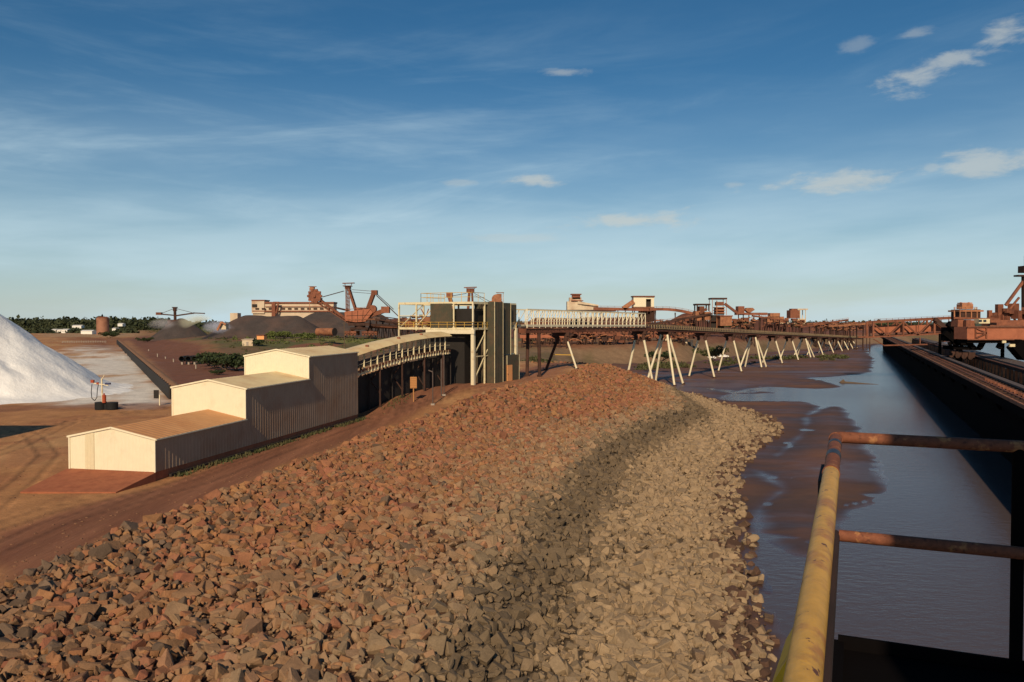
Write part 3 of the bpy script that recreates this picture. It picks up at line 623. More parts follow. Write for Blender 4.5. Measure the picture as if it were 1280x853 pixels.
def leg(s0,v0,s1,v1,ztop,r=.34,m_='cream_leg'):
    x,y,_=BF(s0,v0,0); g0=max(hz(x,y),-5.6)-.4; l=MB(); l.pipe(BF(s0,v0,g0),BF(s1,v1,ztop),r,n=10); lg=part('leg',l,m_,cb,smooth=True)
    b2=MB(); b2.pipe(BF(s0,v0,g0-.2),BF(s0,v0,g0+.8),r*1.5,n=10); part('footing',b2,'rust_dark',lg)
def cap(s,w=2.2): 
    z=dz_(s)-2.0; q=MB(); q.hexa([BF(s-.5,w,z-.9),BF(s-.5,-w,z-.9),BF(s+.5,-w,z-.9),BF(s+.5,w,z-.9),BF(s-.5,w,z),BF(s-.5,-w,z),BF(s+.5,-w,z),BF(s+.5,w,z)]); q.beam(BF(s,-w-.9,z-.5),BF(s,-.6,z-1.9),.4); q.beam(BF(s,w+.9,z-.5),BF(s,.6,z-1.9),.4); q.pipe(BF(s,-1.2,z-2.6),BF(s,-1.2,z-.4),.5); q.pipe(BF(s,1.2,z-2.6),BF(s,1.2,z-.4),.5); part('crosshead',q,'rust_dark',cb)
singles=[819,894,928,979,999,1030,1043,1054,1061.5,1067.5,1072.5]
for px in singles:
    s=s_near(px); zt=dz_(s)-3.0; leg(s,-4.7,s,-1.0,zt); leg(s,4.7,s,1.0,zt); cap(s)
for a,b in ((844,855),(953,959),(1015,1018)):
    sa,sb=s_near(a),s_near(b); 
    if sb-sa<8: m_=(sa+sb)/2; sa,sb=m_-5,m_+5
    m_=(sa+sb)/2; zt=dz_(m_)-3.0
    for v in (-1,1): leg(sa,4.7*v,m_-.6,1.0*v,zt,.36); leg(sb,4.7*v,m_+.6,1.0*v,zt,.36)
    cap(m_)
for px in (720,):
    s=s_near(px)+2; zt=dz_(s)-4.2; leg(s,-4.2,s,-1.6,zt,.24); leg(s,4.4,s,.8,dz_(s)-3,.34,'rust_dark'); cap(s); q=MB(); q.beam(BF(s,-3.1,zt-3.1),BF(s,3.0,zt-3.1),.2); part('tie',q,'yellow_steel',cb)
s=-80; leg(s,-1.6,s,-1.4,dz_(s)-2,.4,'rust_dark'); leg(s,1.6,s,1.4,dz_(s)-2,.4,'rust_dark')
s=s_near(655)+1; leg(s,2.2,s,1.4,dz_(s)-2,.3,'rust_dark')
# ------------------------------------------------ salt heap
def heap(name,label,cat,fn,x0,x1,y0,y1,n,m_,base=0,loc=None,group=None,kind=None):
    xs=np.linspace(x0,x1,n); ys=np.linspace(y0,y1,n); a,b=np.meshgrid(xs,ys); z=fn(a,b); V=np.stack([a.ravel(),b.ravel(),z.ravel()],1); idx=np.arange(n*n).reshape(n,n)
    F=np.stack([idx[:-1,:-1],idx[:-1,1:],idx[1:,1:],idx[1:,:-1]],-1).reshape(-1,4); F=F[(z.ravel()[F].max(1)>base-.3)]
    u,inv=np.unique(F,return_inverse=True); loc=np.array(loc or ((x0+x1)/2,(y0+y1)/2,base)); me=npmesh(name,V[u]-loc,inv.reshape(-1,4),m_); me.polygons.foreach_set('use_smooth',[True]*len(me.polygons))
    o=link(name,me); o.location=loc; tag(o,label,cat,group); return o
def fsalt(x,y):
    # ridge runs from the near apex back to the left
    ax_,ay_=-113.5,167.; bx_,by_=-190.,176.; dx,dy=bx_-ax_,by_-ay_; t=np.clip(((x-ax_)*dx+(y-ay_)*dy)/(dx*dx+dy*dy),0,1); d=np.hypot(x-ax_-t*dx,y-ay_-t*dy)
    th=np.arctan2(x-ax_,-(y-ay_)); g=np.abs(fbm(th*6,d*.06,91)-.5)*2
    d=d+ (fbm(x*.08,y*.08,92)-.5)*5-1.6*np.maximum(0,1-np.abs(g-.1)*3)*np.clip(th<.35,0,1)
    z=21.0-.745*d; z=np.where(z<2.2,2.2*np.exp((z-2.2)/2.6),z)
    # terraces where salt was dug from the near left side
    dig=np.clip(1-np.abs(th-.15)/1.0,0,1); z=z+dig*(np.sin(d*.55+fbm(x*.15,y*.15,93)*5)*2.6)*np.clip(z/5,0,1)+(fbm(x*.4,y*.4,94)-.5)*.5
    return z-.35
heap('salt_heap','huge white salt heap with steep grooved sides at the left edge','salt heap',fsalt,-240,-70,120,230,240,'salt',0)
def cone(cx,cy,h,tan,lx=0,seed=0,base=5,rough=.8,dirx=1,diry=0):
    def f(x,y):
        L_=max(lx,1e-3); t=np.clip(((x-cx)*dirx+(y-cy)*diry)/L_,-1,1)*L_; d=np.hypot(x-cx-t*dirx,y-cy-t*diry)
        d=np.sqrt(d*d+9)-3; z=h-tan*d+(fbm(x*.06,y*.06,seed)-.5)*rough*3; return base+z-.5
    return f
def pile(px0,px1,ptop,Y,label,m_,seed,base=5,tan=.66,rough=.8):
    xa=atd(px0,400,Y)[0]; xb=atd(px1,400,Y)[0]; h=atd(640,ptop,Y)[2]-base; r=h/tan; lx=max((xb-xa)/2-r,.5); cx=(xa+xb)/2
    if (xb-xa)/2<r: tan=h/((xb-xa)/2); r=(xb-xa)/2
    heap('ore_stockpile',label,'ore stockpile',cone(cx,Y,h,tan,lx,seed,base,rough),xa-8,xb+8,Y-r-8,Y+r+8,90,m_,base,group='ore stockpiles in the yard')
pile(262,415,394,500,'dark grey ore stockpile, long and flat-topped, left of the big reclaimer','ore_dark',101,tan=.62)
pile(345,520,390,540,'tallest dark grey ore stockpile directly behind the big rusty reclaimer boom','ore_dark',102,tan=.6)
pile(208,264,405.5,700,'small pointed brown ore heap below the yellow spray','ore_red',103,base=0,tan=.5)
pile(190,262,397,620,'dark ore heap under the distant small stacker','ore_dark',104,tan=.5,base=.5)
pile(455,560,398,640,'low dark red stockpile to the right of the big reclaimer','ore_red',105)
pile(640,760,397,640,'dark red stockpile behind the left end of the conveyor bridge','ore_red',106)
pile(815,905,391,640,'dark red stockpile beside the twin rusty hoppers','ore_red',107)
pile(700,830,396,700,'long low red stockpile behind the white-topped tower','ore_red',110)
pile(925,1000,396,760,'brown stockpile between the far yard machines','ore_red',108)
pile(1000,1100,402.3,900,'far low red stockpile near the end of the jetty','ore_red',109,rough=.5)
ls=thing('loading_shed','tall cream salt loading shed standing left of the yard beside the dirt ground','shed',(-82,82,0))
LS=LF((-69,70),0); q=MB(); shell(q,LS,0,25,0,28,0,11.6); part('wall',q,'clad_cream',ls); q=MB(); fbox(q,LS,-.3,25.3,-.3,28.3,11.61,11.9); part('roof',q,'clad_roof',ls); q=MB(); fbox(q,LS,5,10,-.12,-.045,0,5); part('door',q,'clad_green',ls)
# ------------------------------------------------ big reclaimer
def reclaimer(Y,label,name='bucket_reclaimer'):
    t=thing(name,label,'reclaimer',atd(450,420,Y)); P=lambda px,py,dy=0:atd(px,py,Y,dy)
    q=MB()
    for dy in (-1.4,1.4):
        q.beam(P(396,372,dy),P(436,401,dy),.5,1.1); q.beam(P(394,377,dy),P(436,404,dy),.4,.5)
        for k in range(9): a=k/9; q.beam(P(396+40*a,372.5+29*a,dy),P(395.5+40*(a+.08),377+26.5*(a+.06),dy),.3)
    for k in range(10): a=k/9; q.beam(P(396+40*a,374+28.5*a,-1.4),P(396+40*a,374+28.5*a,1.4),.4)
    q.beam(P(436,402),P(455,404),3.2,2.0); part('boom',q,'rust',t)
    q=MB(); c=P(394.5,370.5); q.pipe((c[0],Y-2.6,c[2]),(c[0],Y-1.6,c[2]),3.6,n=20)
    for k in range(10): a=2*PI*k/10; q.box((c[0]+3.5*math.cos(a),Y-2.1,c[2]+3.5*math.sin(a)),(1.2,1.6,1.2),0)
    q.pipe((c[0],Y-3.4,c[2]),(c[0],Y+1.5,c[2]),.8); part('bucket_wheel',q,'rust',t)
    q=MB(); q.box(P(395,374.5,0),(6.5,3.5,1.6)); q.box(P(390.5,361,0),(2.2,2.6,2.4)); q.beam(P(387,360),(P(387,392)[0],Y,P(387,390)[2]),.22)
    q.beam(P(386.5,358.5),P(395,358.5),2.6,.3); q.beam(P(389,373),P(389,358),.25); q.beam(P(394,373),P(393,358),.25); q.beam(P(387,366),P(402,372),.3); part('head_platform',q,'rust_light',t)
    q=MB()
    for dy in (-1.6,1.6):
        q.beam(P(433,360,dy),P(433.5,399,dy),.45); q.beam(P(436.5,360,dy),P(436,399,dy),.35); q.beam(P(436.5,362,dy),P(445.5,390,dy),.9,1.2)
        for k in range(8): q.beam(P(433,361+k*4.7,dy),P(436.3,364.5+k*4.7,dy),.2)
    q.box(P(434.5,357.8),(4.6,4.6,.4)); q.beam(P(428.5,354.4),P(443,354),2.6,.45); q.beam(P(431,354.4),P(432,360),.3); q.beam(P(440,354),P(438,360),.3); q.box(P(435,359.8),(3,3,1.4)); part('mast',q,'rust',t)
    q=MB()
    for dy in (-1.6,1.6): q.beam(P(468,364.5,dy),P(459,389,dy),1.0,1.9)
    q.box(P(468.2,366),(3.2,4,2.6)); part('rear_mast',q,'rust',t)
    q=MB()
    for dy in (-1.2,1.2):
        q.beam(P(403,371.5,dy),P(430,364,dy),.24); q.beam(P(440,362.3,dy),P(465,364.2,dy),.18); q.beam(P(440,365.3,dy),P(465,367.2,dy),.18); q.beam(P(470.5,369.5,dy),P(498,395.5,dy),.28); q.beam(P(472,368.5,dy),P(492,387,dy),.18)
    part('stay_cable',q,'rust_dark',t)
    q=MB(); X=lambda px:P(px,400)[0]; Zz=lambda py:P(450,py)[2]
    q.prism([(X(432),Zz(390)),(X(463),Zz(386)),(X(467),Zz(391)),(X(458),Zz(402)),(X(446),Zz(403)),(X(433),Zz(401))],Y-3,Y+3); q.prism([(X(446),Zz(384.5)),(X(461),Zz(385.5)),(X(461),Zz(387)),(X(446),Zz(388.5))],Y-2,Y+2)
    mh=part('machinery_house',q,'rust_girder',t); q=MB()
    for a,b_ in (((440,389),(440,402)),((447,388.5),(447,403)),((454,388),(453,402.5)),((433,395),(463,394)),((463,386.5),(452,401)),((446,385),(461,386))): q.beam(atd(*a,Y-3.05),atd(*b_,Y-3.05),.22)
    part('stiffener',q,'rust_dark',mh); q=MB(); rail(q,[P(433,389.5,-3),P(446,388,-3),P(462,386,-3)],1.1,.14,2); rail(q,[P(436,402,-3.2),P(470,401,-3.2)],1.1,.14,2); part('walkway_railing',q,'rust_light',t)
    q=MB(); q.pipe(P(466,386.5,-2),P(466,386.5,2),2.2,n=16); q.beam(P(464,394),P(484,387.5),3,2.4); q.box(P(482,387.5),(4.5,4,3.6)); part('counterweight_arm',q,'rust',t)
    q=MB(); q.beam(P(418,384.5),P(436,388.5),.8,1.0); q.beam(P(440,405),P(500,408),2,1.2); q.beam(P(462,398),P(500,404),.6); q.beam(P(462,394),P(500,399),.5); part('tail_conveyor',q,'rust_dark',t)
    q=MB(); q.box(P(450,405.5),(12,7,1.6)); q.pipe(P(450,404),P(450,412),3); q.beam(P(450,408),P(437,414),1.4,1.4); q.beam(P(450,408),P(464,414),1.4,1.4); q.box(P(450,411),(10,5,1.3)); part('slewing_frame',q,'rust_dark',t)
    for px in (436,444,458,466):
        for dy in (-5,5):
            q=MB(); q.box(P(px,415.5,dy),(3.2,1.2,1.5)); 
            for k in (-1,1): c=P(px+k*2.0,418,dy); q.pipe((c[0],c[1]-.6,c[2]),(c[0],c[1]+.6,c[2]),.7,n=12)
            part('bogie',q,'rust',t)
    for k in range(3):
        pass
    return t
reclaimer(450,'big rusty bucket-wheel reclaimer with raised boom and twin masts above the grey stockpiles')
# second machine: only its upper works show above the tower roof
def upper(Y):
    t=thing('stacker','rusty stacker whose mast tops and wheel show above the transfer tower roof','stacker',atd(600,420,Y)); P=lambda px,py,dy=0:atd(px,py,Y,dy)
    q=MB(); 
    for dy in (-1.6,1.6): q.beam(P(561,368,dy),P(570,400,dy),1.3,2.0)
    q.box(P(562,369),(3.4,4,2.8)); part('rear_mast',q,'rust',t)
    q=MB()
    for dy in (-1.6,1.6): q.beam(P(587,361,dy),P(584,402,dy),1.2,1.8); q.beam(P(590,364,dy),P(592,402,dy),.9)
    q.box(P(588,363.5),(4.2,4,2.4)); q.beam(P(580,359.8),P(596,359.2),2.6,.45); q.beam(P(583,360),P(585,363),.3); q.beam(P(594,360),P(591,363),.3); part('mast',q,'rust',t)
    q=MB()
    for dy in (-1.2,1.2): q.beam(P(566,370,dy),P(583,367,dy),.2); q.beam(P(593,367,dy),P(612,377,dy),.24); q.beam(P(593,369,dy),P(610,379,dy),.18)
    part('stay_cable',q,'rust_dark',t)
    q=MB(); q.beam(P(592,402),P(620,379),2.6,2.2); q.beam(P(560,402),P(592,404),4,4); part('boom',q,'rust',t)
    q=MB(); c=P(621,374.5); q.pipe((c[0],Y-2.4,c[2]),(c[0],Y-1.4,c[2]),2.8,n=18); q.box(P(620,378),(7,3.5,1.2)); q.box(P(624,370,0),(2.6,2.4,2.2)); q.beam(P(620,366),P(630,366),2.6,.3); q.beam(P(629,378),P(629,366),.25); q.beam(P(616,376),P(612,380),.8); part('bucket_wheel',q,'rust_light',t)
    q=MB(); q.box(P(585,408),(14,8,5)); q.box(P(585,416),(18,8,1.6)); part('undercarriage',q,'rust_dark',t)
upper(440)
def small_stacker(Y):
    t=thing('boom_stacker','distant small stacker with long thin boom above the dark heaps, left of the spray','stacker',atd(219,412,Y)); P=lambda px,py,dy=0:atd(px,py,Y,dy)
    q=MB(); q.beam(P(218.5,385),P(219,402),1.6); q.beam(P(215.5,384.5),P(221.5,384.5),2,.7); q.beam(P(216.5,385),P(216.5,389),.4);q.beam(P(221,385),P(221,389),.4); part('mast',q,'rust_dark',t)
    q=MB(); q.beam(P(202,393),P(219,394.5),1.4,.9); q.beam(P(219,395),P(243,391.5),1.3,1.0); q.beam(P(243,391.5),P(256,392),1.1,.8); part('boom',q,'rust_dark',t)
    q=MB(); q.beam(P(202,392),P(218.5,385.5),.3); q.beam(P(218.5,385.5),P(240,391),.3); part('stay_cable',q,'rust_dark',t)
    q=MB(); q.box(P(199,392.3),(4,3,2)); part('counterweight',q,'rust',t); q=MB(); q.box(P(219,403),(9,7,4)); q.box(P(219,408),(12,7,3)); part('undercarriage',q,'rust_dark',t)
small_stacker(620)
# far works building
def works(Y=760):
    t=thing('works_building','long cream screening works building on the horizon behind the dark stockpiles','building',atd(360,410,Y)); P=lambda px,py,dy=0:atd(px,py,Y,dy)
    def bx(mb,a,b,c,d,dp=14,dy=0): p=P(a,b,dy);q_=P(c,d,dy); mb.box(((p[0]+q_[0])/2,Y+dy+dp/2,(p[2]+q_[2])/2),(abs(q_[0]-p[0]),dp,abs(p[2]-q_[2])))
    q=MB(); bx(q,316,378.5,417,398); bx(q,315,375.5,331,392,16,-1.5); bx(q,287.5,391.5,297,414,10); bx(q,316,398,417,412,10,4); part('wall',q,mat('wall_buff',(.58,.46,.32),.7,.1,.05,col2=(.42,.24,.14),mix=(.5,.7)),t)
    q=MB(); bx(q,315,375,331.5,376.3,17,-2); bx(q,331,377.6,417.5,379.6,16,-1); bx(q,316,388.5,417,389.8,1.5,-1.6); bx(q,332,383.2,417,383.9,1.2,-1.2); part('roof',q,'rust',t)
    for k in range(12):
        q=MB(); bx(q,320+k*8,385.2,324.5+k*8,387.2,.8,-.6 if k>1 else -2.2); part('window',q,'rust_dark',t)
    q=MB(); bx(q,316,380.5,322,384,.6,-2.4); part('opening',q,'dark_steel',t)
    q=MB()
    q.beam(P(344.5,378.5,-6),P(344.5,398,-6),3.4,2); q.beam(P(350.5,379,-6),P(347.5,392,-6),1.3); q.beam(P(344,378.5,-6),P(351,378.5,-6),1.5); part('surge_tower',q,'rust',t)
works()
def gconv(px0,py0,px1,py1,Y,label,leg_every=9,w=2.2,h=1.2,m_='rust',base=5,sag=0,nm='yard_conveyor'):
    t=thing(nm,label,'conveyor',atd((px0+px1)/2,(py0+py1)/2,Y)); q=MB(); n=8; pts=[]
    for k in range(n+1): a=k/n; pts.append(atd(px0+(px1-px0)*a,py0+(py1-py0)*a-sag*math.sin(a*PI/2*2)*1.0,Y))
    for a,b in zip(pts[:-1],pts[1:]): q.beam(a,b,w,h)
    part('belt_frame',q,m_,t); q=MB()
    for a,b in zip(pts[:-1],pts[1:]): rail(q,[(a[0],a[1]-w/2,a[2]+h/2),(b[0],b[1]-w/2,b[2]+h/2)],1.0,.12,4)
    part('railing',q,'rust_light',t)
    m=max(2,int(abs(px1-px0)/leg_every))
    for k in range(m+1):
        a=(k+.3)/(m+.6); p=atd(px0+(px1-px0)*a,py0+(py1-py0)*a,Y); base=min(base,hz(p[0],p[1])-.3); q=MB(); q.beam((p[0]-w*.3,p[1]-w*.4,base-1),(p[0],p[1]-w*.4,p[2]),.4); q.beam((p[0]+w*.3,p[1]+w*.4,base-1),(p[0],p[1]+w*.4,p[2]),.4); part('trestle',q,'rust_dark',t)
gconv(658,413,770,417,400,'rusty low yard conveyor seen under the left part of the conveyor bridge',base=3)
gconv(650,421,712,420,385,'dark red belt line on the ground behind the bridge legs, nearest of the yard conveyors',base=2.5,h=1.5,m_='rust_girder')
gconv(740,418,860,421,430,'rusty yard conveyor on short legs behind the paired bridge legs',base=4)
gconv(742,386,812,387.5,560,'straight conveyor gallery between the white-topped tower and the cream transfer house',w=3,h=2,base=5)
gconv(812,387,876,395,540,'arched conveyor gallery descending from the cream transfer house to the hoppers',w=3,h=1.8,sag=3.2,base=5,leg_every=22)
gconv(800,408,890,392.5,520,'dark inclined conveyor rising toward the twin rusty hoppers',m_='rust_dark',base=5)
gconv(640,407,700,401,500,'rusty inclined conveyor just right of the transfer tower',base=5)
gconv(1000,409,1060,400,600,'rusty reclaim boom lying low near the far end of the bridge',m_='rust',base=5)
gconv(1035,408,1090,404.5,560,'orange-lit low conveyor at the far end of the bridge',m_='rust_light',base=5)
gconv(985,401,940,395,640,'thin conveyor between the far yard machines',base=5)
gconv(460,398,505,407,470,'rusty sloping conveyor between the reclaimer and the cream tower frame',base=5,m_='rust_dark')
gconv(462,409,520,411,455,'low rusty conveyor line right of the reclaimer wheels',base=5,m_='rust')
# tower with white roofs
def mk(Y): return (lambda px,py,dy=0:atd(px,py,Y,dy))
def bxm(mb,Y,a,b,c,d,dp=8,dy=0): p=atd(a,b,Y);q_=atd(c,d,Y); mb.box(((p[0]+q_[0])/2,Y+dy+dp/2,(p[2]+q_[2])/2),(abs(q_[0]-p[0]),dp,abs(p[2]-q_[2])))
Y=600; t=thing('screening_tower','cream and white stepped screening tower rising above the left part of the conveyor bridge','tower',atd(725,412,Y))
q=MB(); bxm(q,Y,709,377,727,388,10); bxm(q,Y,712,372,727,377.5,8,1); bxm(q,Y,727,381,748,388,9,.5); part('wall',q,mat('wall_white',(.62,.50,.34),.6,.12,.08,col2=(.38,.22,.13),mix=(.5,.7)),t)
q=MB(); q.hexa([atd(722,380,Y,-1),atd(748,383,Y,-1),atd(748,383,Y,10),atd(722,380,Y,10),atd(722,376.5,Y,-1),atd(746,381,Y,-1),atd(746,381,Y,10),atd(722,376.5,Y,10)]); part('canopy',q,'wall_white',t)
q=MB(); bxm(q,Y,714,367.4,727,368.6,9,0); bxm(q,Y,715.5,368.5,725.5,374,6,1); bxm(q,Y,714,375.6,729,376.6,10,-1); part('head_house',q,'rust',t)
q=MB(); bxm(q,Y,708,387.5,770,389.5,10,-1); [q.beam(atd(a,388,Y),atd(a,416,Y),.7) for a in range(710,760,8)]; part('frame',q,'rust_dark',t)
Y=560; t=thing('transfer_house','cream boxy transfer house on rusty legs above the end of the bridge truss','transfer house',atd(805,412,Y))
q=MB(); bxm(q,Y,792,371,807.5,384,9); bxm(q,Y,807.5,371,818,374,8.8,.2); bxm(q,Y,814,374,817.6,384,8.6,.3); part('wall',q,'clad_cream',t)
q=MB(); bxm(q,Y,791,370,818.5,371.4,10.5,-.7); bxm(q,Y,792,384,818,386,9,0); part('roof',q,'rust',t); q=MB(); bxm(q,Y,808,374.2,814,383.8,4,3); part('opening',q,'dark_steel',t)
q=MB(); [q.beam(atd(a,385,Y,dy),atd(a,418,Y,dy),.6) for a in (793,803,813.5,818) for dy in (0,8)]; q.beam(atd(793,400,Y),atd(818,386,Y),.4); bxm(q,Y,800,388,818,402,6,2); part('leg',q,'rust_dark',t)
q=MB(); q.beam(atd(779,386,Y),atd(792,377,Y),3,3); part('chute',q,'rust_light',t)
# hoppers
Y=520; t=thing('hopper_building','rust-orange hopper building with open portal frame on its roof','hopper',atd(880,412,Y))
q=MB(); bxm(q,Y,869.5,389,877,401,8); bxm(q,Y,881,390,888.5,400.5,8); bxm(q,Y,877,392,881,399,5,2); part('bin',q,'rust_light',t)
q=MB(); [q.beam(atd(a,389,Y,dy),atd(a,381,Y,dy),.7) for a in (871.5,886) for dy in (0,7)]; bxm(q,Y,869.8,379.8,888,381.8,8,0); part('portal',q,'rust_dark',t)
q=MB(); bxm(q,Y,875,383,881,390,5,1); q.beam(atd(874,392,Y,-1),atd(883,386,Y,-1),1.4); part('screen_box',q,'rust',t)
q=MB(); [q.beam(atd(a,400,Y,dy),atd(a,418,Y,dy),.6) for a in (870,876,882,888) for dy in (0,7)]; bxm(q,Y,868,401,915,402.2,8,0); part('leg',q,'rust_dark',t)
t=thing('sampling_tower','tall open tower with flat dark canopy right of the rust-orange hopper building','tower',atd(900,412,Y))
q=MB(); bxm(q,Y,889.5,372.4,909,374.4,9,0); part('canopy',q,'rust_dark',t)
q=MB(); [q.beam(atd(a,374,Y,dy),atd(a,394,Y,dy),.3) for a in (890.5,908) for dy in (0,8)]; q.beam(atd(896,376,Y),atd(896,412,Y),.5); [bxm(q,Y,895,z_,907,z_+.9,7,1) for z_ in (384,387.5,391)]; part('frame',q,'rust_light',t)
q=MB(); bxm(q,Y,897,377.5,905.5,382,6,1); bxm(q,Y,896,384.8,906.5,393.5,5,2.5); part('machinery',q,'rust',t)
q=MB(); bxm(q,Y,890,394,906,411,5,2); part('base_housing',q,'dark_steel',t)
q=MB(); q.beam(atd(906,380,Y),atd(922,392,Y),2,1.5); part('chute_conveyor',q,'rust',t)
t=thing('drive_house','plain orange-rust drive house between the sampling tower and the dark racks','drive house',atd(908,412,Y-8))
q=MB(); bxm(q,Y-8,900.5,395.5,915,407.5,8); part('wall',q,'rust_light',t); q=MB(); bxm(q,Y-8,899.5,394.5,916,395.8,9,-.4); part('roof',q,'rust',t)
def clutter(Y,x0,x1,ya,yb,label,n,nm='yard_machine',m1='rust',m2='rust_dark',seed=1,cat='machine'):
    r=np.random.default_rng(seed); t=thing(nm,label,cat,atd((x0+x1)/2,yb,Y)); q=[]; q2=[]; q3=[]
    for k in range(n):
        a=r.uniform(x0,x1); b=r.uniform(ya,yb); w_=r.uniform(.8,3.6); h=r.uniform(.6,2.2); (q if r.random()<.6 else q2).append(MB().box(atd(a,b,Y,r.uniform(0,6)),(w_,r.uniform(2,5),h)))
    for k in range(n):
        a=r.uniform(x0,x1); b=r.uniform(ya,yb); p_=atd(a,b,Y,1); q2.append(MB().beam(p_,(p_[0]+r.uniform(-1.5,1.5),p_[1]+1,hz(p_[0],p_[1])-.4),.4)); q3.append(MB().beam(p_,atd(a+r.uniform(-5,5),b+r.uniform(-3,3),Y,1),.22)); q3.append(MB().beam(atd(a,b,Y,-1),atd(a+r.uniform(-8,8),b+r.uniform(-1.5,1.5),Y,-1),.35))
    many('housing',q,m1,t); many('frame',q2,m2,t); many('beam',q3,'rust_light',t); return t
clutter(520,916,944,397,410,'dark stacked racks right of the orange-rust drive house',26,seed=3)
clutter(650,955,1005,399,409,'long low rusty machine on a dark frame near the far end of the yard',30,seed=4)
clutter(430,655,705,407,421,'jumble of rusty conveyor drives just right of the transfer tower under the bridge',26,seed=5)
clutter(470,690,810,408,427,'rusty machinery rows seen between the first bridge legs',60,seed=6)
clutter(600,1010,1085,404,413,'far red stockyard machinery beyond the end of the bridge',40,seed=7)
clutter(480,500,560,395,412,'rusty conveyor drives behind the open frame of the transfer tower',30,seed=8)
clutter(560,820,870,399,411,'brown machinery beside the arched conveyor gallery',24,seed=9)
Y=640; t=thing('travelling_hopper','rusty mushroom-shaped travelling hopper above the dark racks','hopper',atd(935,412,Y))
q=MB(); bxm(q,Y,923,383,930.5,393,8); bxm(q,Y,921,391,960,394,6,1); part('bin',q,'rust',t); q=MB(); X=lambda px:atd(px,400,Y)[0]; Zz=lambda py:atd(640,py,Y)[2]
q.prism([(X(931.5),Zz(387.5)),(X(934),Zz(385)),(X(941),Zz(385)),(X(943.5),Zz(387.5)),(X(938),Zz(391)),(X(936),Zz(391))],Y,Y+6); part('funnel',q,'rust_light',t); q=MB(); [q.beam(atd(a,391,Y,2),atd(a,414,Y,2),.7) for a in (924,930,937,950)]; part('leg',q,'rust_dark',t)
Y=660; t=thing('loading_tower','far rusty loading tower with cream roof frame near the end of the yard','tower',atd(998,412,Y))
q=MB(); bxm(q,Y,988,388,1000,398,9); bxm(q,Y,990,386,998,389,6,1); part('housing',q,'rust',t); q=MB(); bxm(q,Y,997,386,1010,387.6,8); [q.beam(atd(a,387,Y,dy),atd(a,406,Y,dy),.5) for a in (1000,1007) for dy in (0,7)]; bxm(q,Y,998,398.5,1008,404,6,1); bxm(q,Y,966,403,1006,405,5,0); part('frame',q,'wall_white',t)
q=MB(); bxm(q,Y,963,391.5,975,397,7); bxm(q,Y,958,396,980,403,8); part('drive_house',q,'rust_light',t); q=MB(); [q.beam(atd(a,403,Y,3),atd(a,415,Y,3),.8) for a in (960,970,982,992,1004)]; part('leg',q,'rust_dark',t)
clutter(400,655,800,417,428,'rusty drive stations on the ground just beyond the tidal bank, under the landward bridge span',54,seed=21)
clutter(415,800,870,414,424,'rusty chutes beside the pale hut beyond the tidal bank',26,seed=22)
# white shed, posts, pale sheets near the far bank
Y=430; t=thing('site_hut','pale hut with orange front seen between the paired bridge legs','hut',atd(831,428,Y))
q=MB(); bxm(q,Y,824.5,419,841,428.5,6); part('wall',q,'wall_white',t); q=MB(); bxm(q,Y,824,417.8,841.5,419.2,7,-.4); part('roof',q,'rust',t); q=MB(); bxm(q,Y,826,421.5,829,427,.3,-.2); part('door',q,mat('blue_paint',(.15,.22,.4),.6,.05,1),t)
for k,px in enumerate((850.5,857.5,864.5,871)):
    x,y,z=atd(px,425,425); z=hz(x,y); o=MB(); o.box((x,y,z+1.2),(1.1,1.1,3.2)); o.box((x,y,z+2.9),(1.5,1.5,.3)); part('concrete_block',o,'wall_white',loc=(x,y,z)); tag(bpy.data.objects[C.objects[-1].name],'pale concrete block in the short row beyond the mudflat under the bridge','block','concrete blocks in a row beyond the mudflat')
def dinghy(px,py,Y,L_,lab,rz):
    x,y,_=atd(px,py,Y); z=hz(x,y)+.1; t=thing('upturned_dinghy',lab,'boat',(x,y,z)); q=MB(); n=10; V=[];F=[]
    for k in range(n+1):
        a=k/n; w_=L_*.19*math.sin(PI*min(1,.12+a*.88))**.6; h=1.1*math.sin(PI*min(1,.15+a*.8))**.5+.1; u=(a-.5)*L_
        for c_ in (-1,-.7,0,.7,1): V.append((x+u*math.cos(rz)-w_*c_*math.sin(rz),y+u*math.sin(rz)+w_*c_*math.cos(rz),z+h*(1-c_*c_)**.5 if abs(c_)<1 else z))
    for k in range(n):
        for j in range(4): a=k*5+j; F.append((a,a+1,a+6,a+5))
    q.add(V,F); part('hull',q,'white_paint',t,smooth=True); q=MB(); q.beam((x-L_*.4*math.cos(rz),y-L_*.4*math.sin(rz),z+1.1),(x+L_*.3*math.cos(rz),y+L_*.3*math.sin(rz),z+1.2),.12); part('keel',q,'white_paint',t)
dinghy(890,427.5,425,5,'smaller white upturned dinghy on the far bank, left of the larger one',.2); dinghy(901,425.5,440,9,'larger white upturned dinghy on the far bank under the bridge',-.1)
# ------------------------------------------------ left middle ground
fa=thing('levee_wall','long dark windbreak wall running away between the salt ground and the red track','wall',at(180,470,0))
q=MB(); pa=Vector(at(212,499,0)[:2]); pb=Vector(at(146,430,0)[:2]); dvv=(pb-pa).normalized(); nn=Vector((-dvv.y,dvv.x)); L_=(pb-pa).length; n=int(L_/2.5); 
for k in range(n):
    a=pa+dvv*(k*L_/n); b=pa+dvv*((k+.985)*L_/n); z0=-.3; z1=2.6
    q.hexa([(a.x,a.y,z0),(b.x,b.y,z0),(b.x+nn.x*.15,b.y+nn.y*.15,z0),(a.x+nn.x*.15,a.y+nn.y*.15,z0),(a.x,a.y,z1),(b.x,b.y,z1),(b.x+nn.x*.15,b.y+nn.y*.15,z1),(a.x+nn.x*.15,a.y+nn.y*.15,z1)])
part('panel',q,'clad_dark',fa); q=MB()
for k in range(0,n,2): a=pa+dvv*(k*L_/n)-nn*.1; q.beam((a.x,a.y,-.3),(a.x,a.y,2.75),.2)
